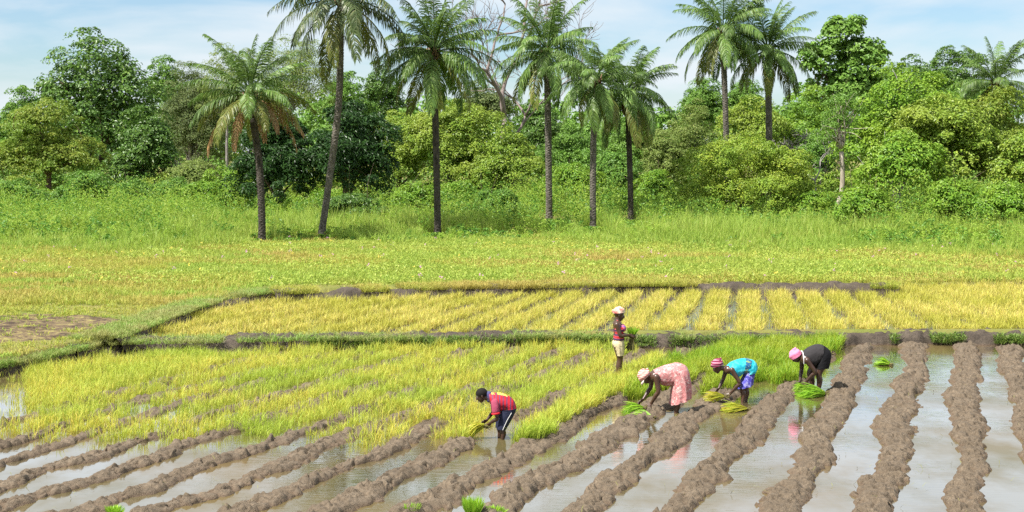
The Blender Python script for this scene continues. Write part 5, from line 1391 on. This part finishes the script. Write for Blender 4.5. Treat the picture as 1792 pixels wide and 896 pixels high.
cap_shell('headscarf', PINK, p.root, f, 0.97, 0.128, 0.108, 0.122, (-0.01, 0.03), 0.12, 0.035, 7, [(-0.07, 0.125, 0.035), (0.05, 0.12, 0.02)], 6, 0.45)

# --- standing woman
p = Person('woman standing upright in red striped top and cream skirt holding rice seedlings', (1083, 668), 6.4, (1030, 520), 'right')
mb = MB()
A, f, eyes = add_head(mb, p.root, p.P(340, 192), np.array([0.10, 0, 1.0]), 1.0)
limb(mb, [p.P(325, 215), p.P(318, 270)], [0.05, 0.06])
for yy in (-0.07, 0.07):
    limb(mb, [p.P(318, 295, yy), p.P(328, 380, yy), p.P(332, 440, yy), p.P(328, 520, yy)], [0.085, 0.09, 0.09, 0.115])
    mb.add(*ball(p.P(366, 345, yy), [0.062] * 3))
arm(mb, p.P(308, 292, 0.18), p.P(345, 412, 0.20), p.P(448, 415, 0.08), (0.9, 0.1, -0.25), (0.2, 0.8, -0.2), 1.02)
arm(mb, p.P(312, 292, -0.18), p.P(365, 418, -0.20), p.P(450, 432, -0.06), (0.9, -0.1, -0.1), (0.2, -0.8, -0.2), 1.0)
leg(mb, p.P(328, 540, 0.09), p.P(348, 690, 0.09), p.P(340, 1005, 0.09), 1.05)
leg(mb, p.P(330, 540, -0.09), p.P(352, 690, -0.09), p.P(352, 1005, -0.09), 1.05)
solidify(mb, 'body', 0.0075, SKIN, p.root); eyes(p.root)
STRIPE = cloth_mat('red_navy_stripes', None, [(0.42, (0.50, 0.03, 0.04)), (0.5, (0.62, 0.30, 0.26)), (0.58, (0.10, 0.03, 0.09))], 3.4, 'Z', (0.2, 0.2, 1), 0.8)
shell('top', STRIPE, p.root, [p.ring((345, 285), (300, 272), 0.165), p.ring((375, 315), (287, 310), 0.185), p.ring((402, 345), (275, 355), 0.20), p.ring((388, 385), (280, 390), 0.185), p.ring((394, 440), (278, 430), 0.19), p.ring((398, 472), (272, 470), 0.185)], folds=(7, 0.0, 0.012), cap0=True, cap1=True, seed=31, n=44)
BUST = cloth_mat('blue_print', None, [(0.4, (0.12, 0.10, 0.42)), (0.55, (0.55, 0.10, 0.15)), (0.65, (0.6, 0.3, 0.32))], 16, 'noise', (1, 1, 1), 0.8)
mb = MB()
for yy in (0.075, -0.075): mb.add(*ball(p.P(374, 340, yy), [0.075, 0.085, 0.075]))
add_obj('printed_front', mb.mesh('front'), BUST, p.root)
for s_ in (1, -1):
    mb = MB(); limb(mb, [p.P(345, 300, 0.09 * s_), p.P(318, 256, 0.085 * s_), p.P(296, 285, 0.10 * s_)], [0.02, 0.017, 0.02], 8)
    add_obj('shoulder_strap', mb.mesh('strap'), flat_mat('red_strap', (0.5, 0.03, 0.04), 0.8), p.root)
CREAM = cloth_mat('cream_skirt', (0.60, 0.50, 0.31))
shell('skirt', CREAM, p.root, [p.ring((392, 466), (276, 464), 0.178), p.ring((396, 510), (262, 515), 0.20), p.ring((398, 570), (280, 570), 0.20), p.ring((390, 640), (304, 645), 0.19)], folds=(8, 0.004, 0.035), cap0=True, seed=32, n=48)
LPINK = cloth_mat('pale_pink_scarf', None, [(0.36, (0.50, 0.10, 0.10)), (0.48, (0.66, 0.36, 0.28)), (0.62, (0.74, 0.58, 0.46))], 13, 'noise', (1, 1, 1), 0.8)
cap_shell('headscarf', LPINK, p.root, f, 1.0, 0.122, 0.102, 0.125, (-0.012, 0.045), -0.15, 0.04, 7, [(-0.10, 0.08, 0.04)], 9, 0.35)

# ------------------------------------------------------------------ seedling bundles
def bundle(label, base, axis, L, n, seed, spread=0.35, droop=0.35, mat='seedling', roots=0.10, wid=0.012, r0=0.035, group='bundles of rice seedlings'):
    """a tied handful of seedlings: blades fan out from base along axis; a stub of roots behind"""
    rg = np.random.default_rng(seed)
    t = thing('rice_bundle', base, label, 'rice bundle', group)
    ax = np.array(axis, float); ax /= np.linalg.norm(ax)
    ref = np.array([0, 0, 1.0]) if abs(ax[2]) < 0.8 else np.array([1.0, 0, 0])
    s1 = np.cross(ax, ref); s1 /= np.linalg.norm(s1); s2 = np.cross(ax, s1)
    a = rg.uniform(0, 2 * np.pi, n); q = np.sqrt(rg.uniform(0, 1, n))
    P0 = (s1 * np.cos(a)[:, None] + s2 * np.sin(a)[:, None]) * (q * r0)[:, None]
    D = ax + (s1 * np.cos(a)[:, None] + s2 * np.sin(a)[:, None]) * (q * spread)[:, None] + 0.06 * rg.standard_normal((n, 3))
    D /= np.linalg.norm(D, axis=1)[:, None]
    LL = L * rg.uniform(0.65, 1.1, n)
    dr = droop * rg.uniform(0.5, 1.5, n)
    W = np.cross(D, rg.standard_normal((n, 3))); W /= np.linalg.norm(W, axis=1)[:, None]
    pts = [P0 + D * (LL * k)[:, None] + np.array([0, 0, -1.0]) * (dr * LL * k ** 2)[:, None] for k in (0, .4, .75, 1.0)]
    z0 = -base[2] + 0.005
    for q_ in pts: q_[:, 2] = np.maximum(q_[:, 2], z0 + rg.uniform(0, 0.035, n))
    w = wid * 0.5
    V = np.stack([pts[0] - W * w * .7, pts[0] + W * w * .7, pts[1] - W * w, pts[1] + W * w, pts[2] - W * w * .8, pts[2] + W * w * .8, pts[3]], 1).reshape(-1, 3)
    b = np.arange(n) * 7
    mb = MB(); mb.add(V, np.vstack([np.stack([b, b + 1, b + 3, b + 2], -1), np.stack([b + 2, b + 3, b + 5, b + 4], -1)]), np.stack([b + 4, b + 5, b + 6], -1))
    add_obj('leaves', mb.mesh('leaves', False), M[mat], t)
    m_ = max(30, n // 3)
    mb = MB()
    for i in range(m_):
        aa = rg.uniform(0, 6.28); rr = r0 * 0.8 * math.sqrt(rg.uniform(0, 1))
        o = (s1 * math.cos(aa) + s2 * math.sin(aa)) * rr
        e = o * 1.8 - ax * roots * rg.uniform(.6, 1.1) + rg.normal(0, .012, 3)
        e[2] = max(e[2], z0)
        mb.tube(np.array([o + ax * 0.03, o * 1.1 - ax * roots * .4, e]), [0.005, 0.005, 0.002], 4)
    add_obj('roots', mb.mesh('roots', False), M['root'], t)
    mb = MB()
    th = np.linspace(0, 2 * np.pi, 20)
    mb.tube(ax * 0.05 + (np.outer(np.cos(th), s1) + np.outer(np.sin(th), s2)) * (r0 * 1.15), np.full(20, 0.006), 5, cap=False)
    add_obj('tie', mb.mesh('tie'), M['rice_straw'], t)
    return t
def atp(u, v, uv_foot):
    """point seen at (u,v) at the distance of something standing at uv_foot on the water"""
    return at(u, v, px(uv_foot[0], uv_foot[1], 0)[1])
b = atp(847, 744, (878, 767)); bundle('long yellow-green rice bunch in the hands of the boy', (b[0], b[1] - 0.04, b[2]), (-0.95, -0.1, 0.12), 0.34, 170, 1, 0.42, 0.75, 'seedling_yellow', 0.12, 0.013)
b = atp(1107, 588, (1083, 668)); bundle('seedling bunch with long brown roots in the hands of the standing woman', (b[0], b[1], b[2]), (0.04, 0, 1), 0.21, 230, 2, 0.62, 0.10, 'seedling', 0.02, 0.012, 0.04)
# its hanging root mass
rb = bpy.data.objects['rice_bundle.001'] if 'rice_bundle.001' in bpy.data.objects else None
mb = MB(); rg_ = np.random.default_rng(5)
for i in range(120):
    o = rg_.normal(0, 0.018, 3); e = np.array([-0.055 + rg_.normal(0, 0.045), rg_.normal(0, 0.045), -0.26 + rg_.normal(0, 0.03)])
    mb.tube(np.array([o, o * .6 + e * np.array([.15, .3, .45]), e * np.array([.7, 1, .8]) + rg_.normal(0, .01, 3), e]), [0.007, 0.008, 0.008, 0.004], 4)
add_obj('hanging_roots', mb.mesh('hanging_roots', False), M['root'], rb)
b = atp(1124, 709, (1137, 722)); bundle('lime seedling bunch under the hands of the floral dress woman', (b[0], b[1] - 0.1, 0.10), (-0.95, -0.1, 0.10), 0.38, 220, 3, 0.42, 0.3, 'seedling', 0.08)
b = px(1140, 731, 0.03); bundle('lime seedling bunch lying on the wet slope below the floral dress woman', b, (-0.75, 0.62, 0.16), 0.42, 220, 4, 0.36, 0.3, 'seedling', 0.09)
b = px(1266, 694, 0.15); bundle('yellowing seedling bunch under the hands of the woman in turquoise', b, (-0.98, -0.15, 0.05), 0.40, 190, 5, 0.42, 0.2, 'seedling_yellow', 0.10)
b = px(1306, 716, 0.02); bundle('yellow-green loose bunch lying in the water before the woman in turquoise', b, (-0.97, -0.28, 0.10), 0.52, 260, 6, 0.36, 0.25, 'seedling_yellow', 0.10)
b = px(1405, 676, 0.12); bundle('seedling bunch under the hands of the woman in black', b, (-0.9, -0.2, 0.15), 0.22, 120, 7, 0.45, 0.4, 'seedling', 0.08)
b = px(1441, 690, 0.03); bundle('large lime seedling bunch lying at the feet of the woman in black', b, (-0.95, -0.22, 0.22), 0.56, 420, 8, 0.40, 0.35, 'seedling', 0.12, 0.014, 0.07)
b = px(1556, 638, 0.02); bundle('small green bunch floating in the open water channel', b, (-0.8, 0.45, 0.35), 0.34, 200, 9, 0.5, 0.45, 'seedling', 0.08, 0.013, 0.05)
b = px(722, 899, 0.02); bundle('small seedling tuft at the bottom edge, beside a taller tuft', b, (-0.05, 0, 1), 0.16, 200, 10, 0.65, 0.15, 'seedling', 0.05, 0.011, 0.05)
b = px(828, 905, 0.02); bundle('tallest upright seedling tuft at bottom edge', b, (0.02, 0, 1), 0.31, 330, 11, 0.38, 0.15, 'seedling', 0.05, 0.011, 0.07)
b = px(866, 903, 0.02); bundle('darker low tuft touching the tallest tuft at bottom edge', b, (0.2, 0, 1), 0.17, 260, 12, 0.75, 0.2, 'seedling', 0.05, 0.011, 0.06)
b = px(200, 902, 0.02); bundle('seedling tuft peeking over the bottom edge on the left', b, (0.1, 0, 1), 0.16, 200, 13, 0.8, 0.15, 'seedling', 0.05, 0.011, 0.05)
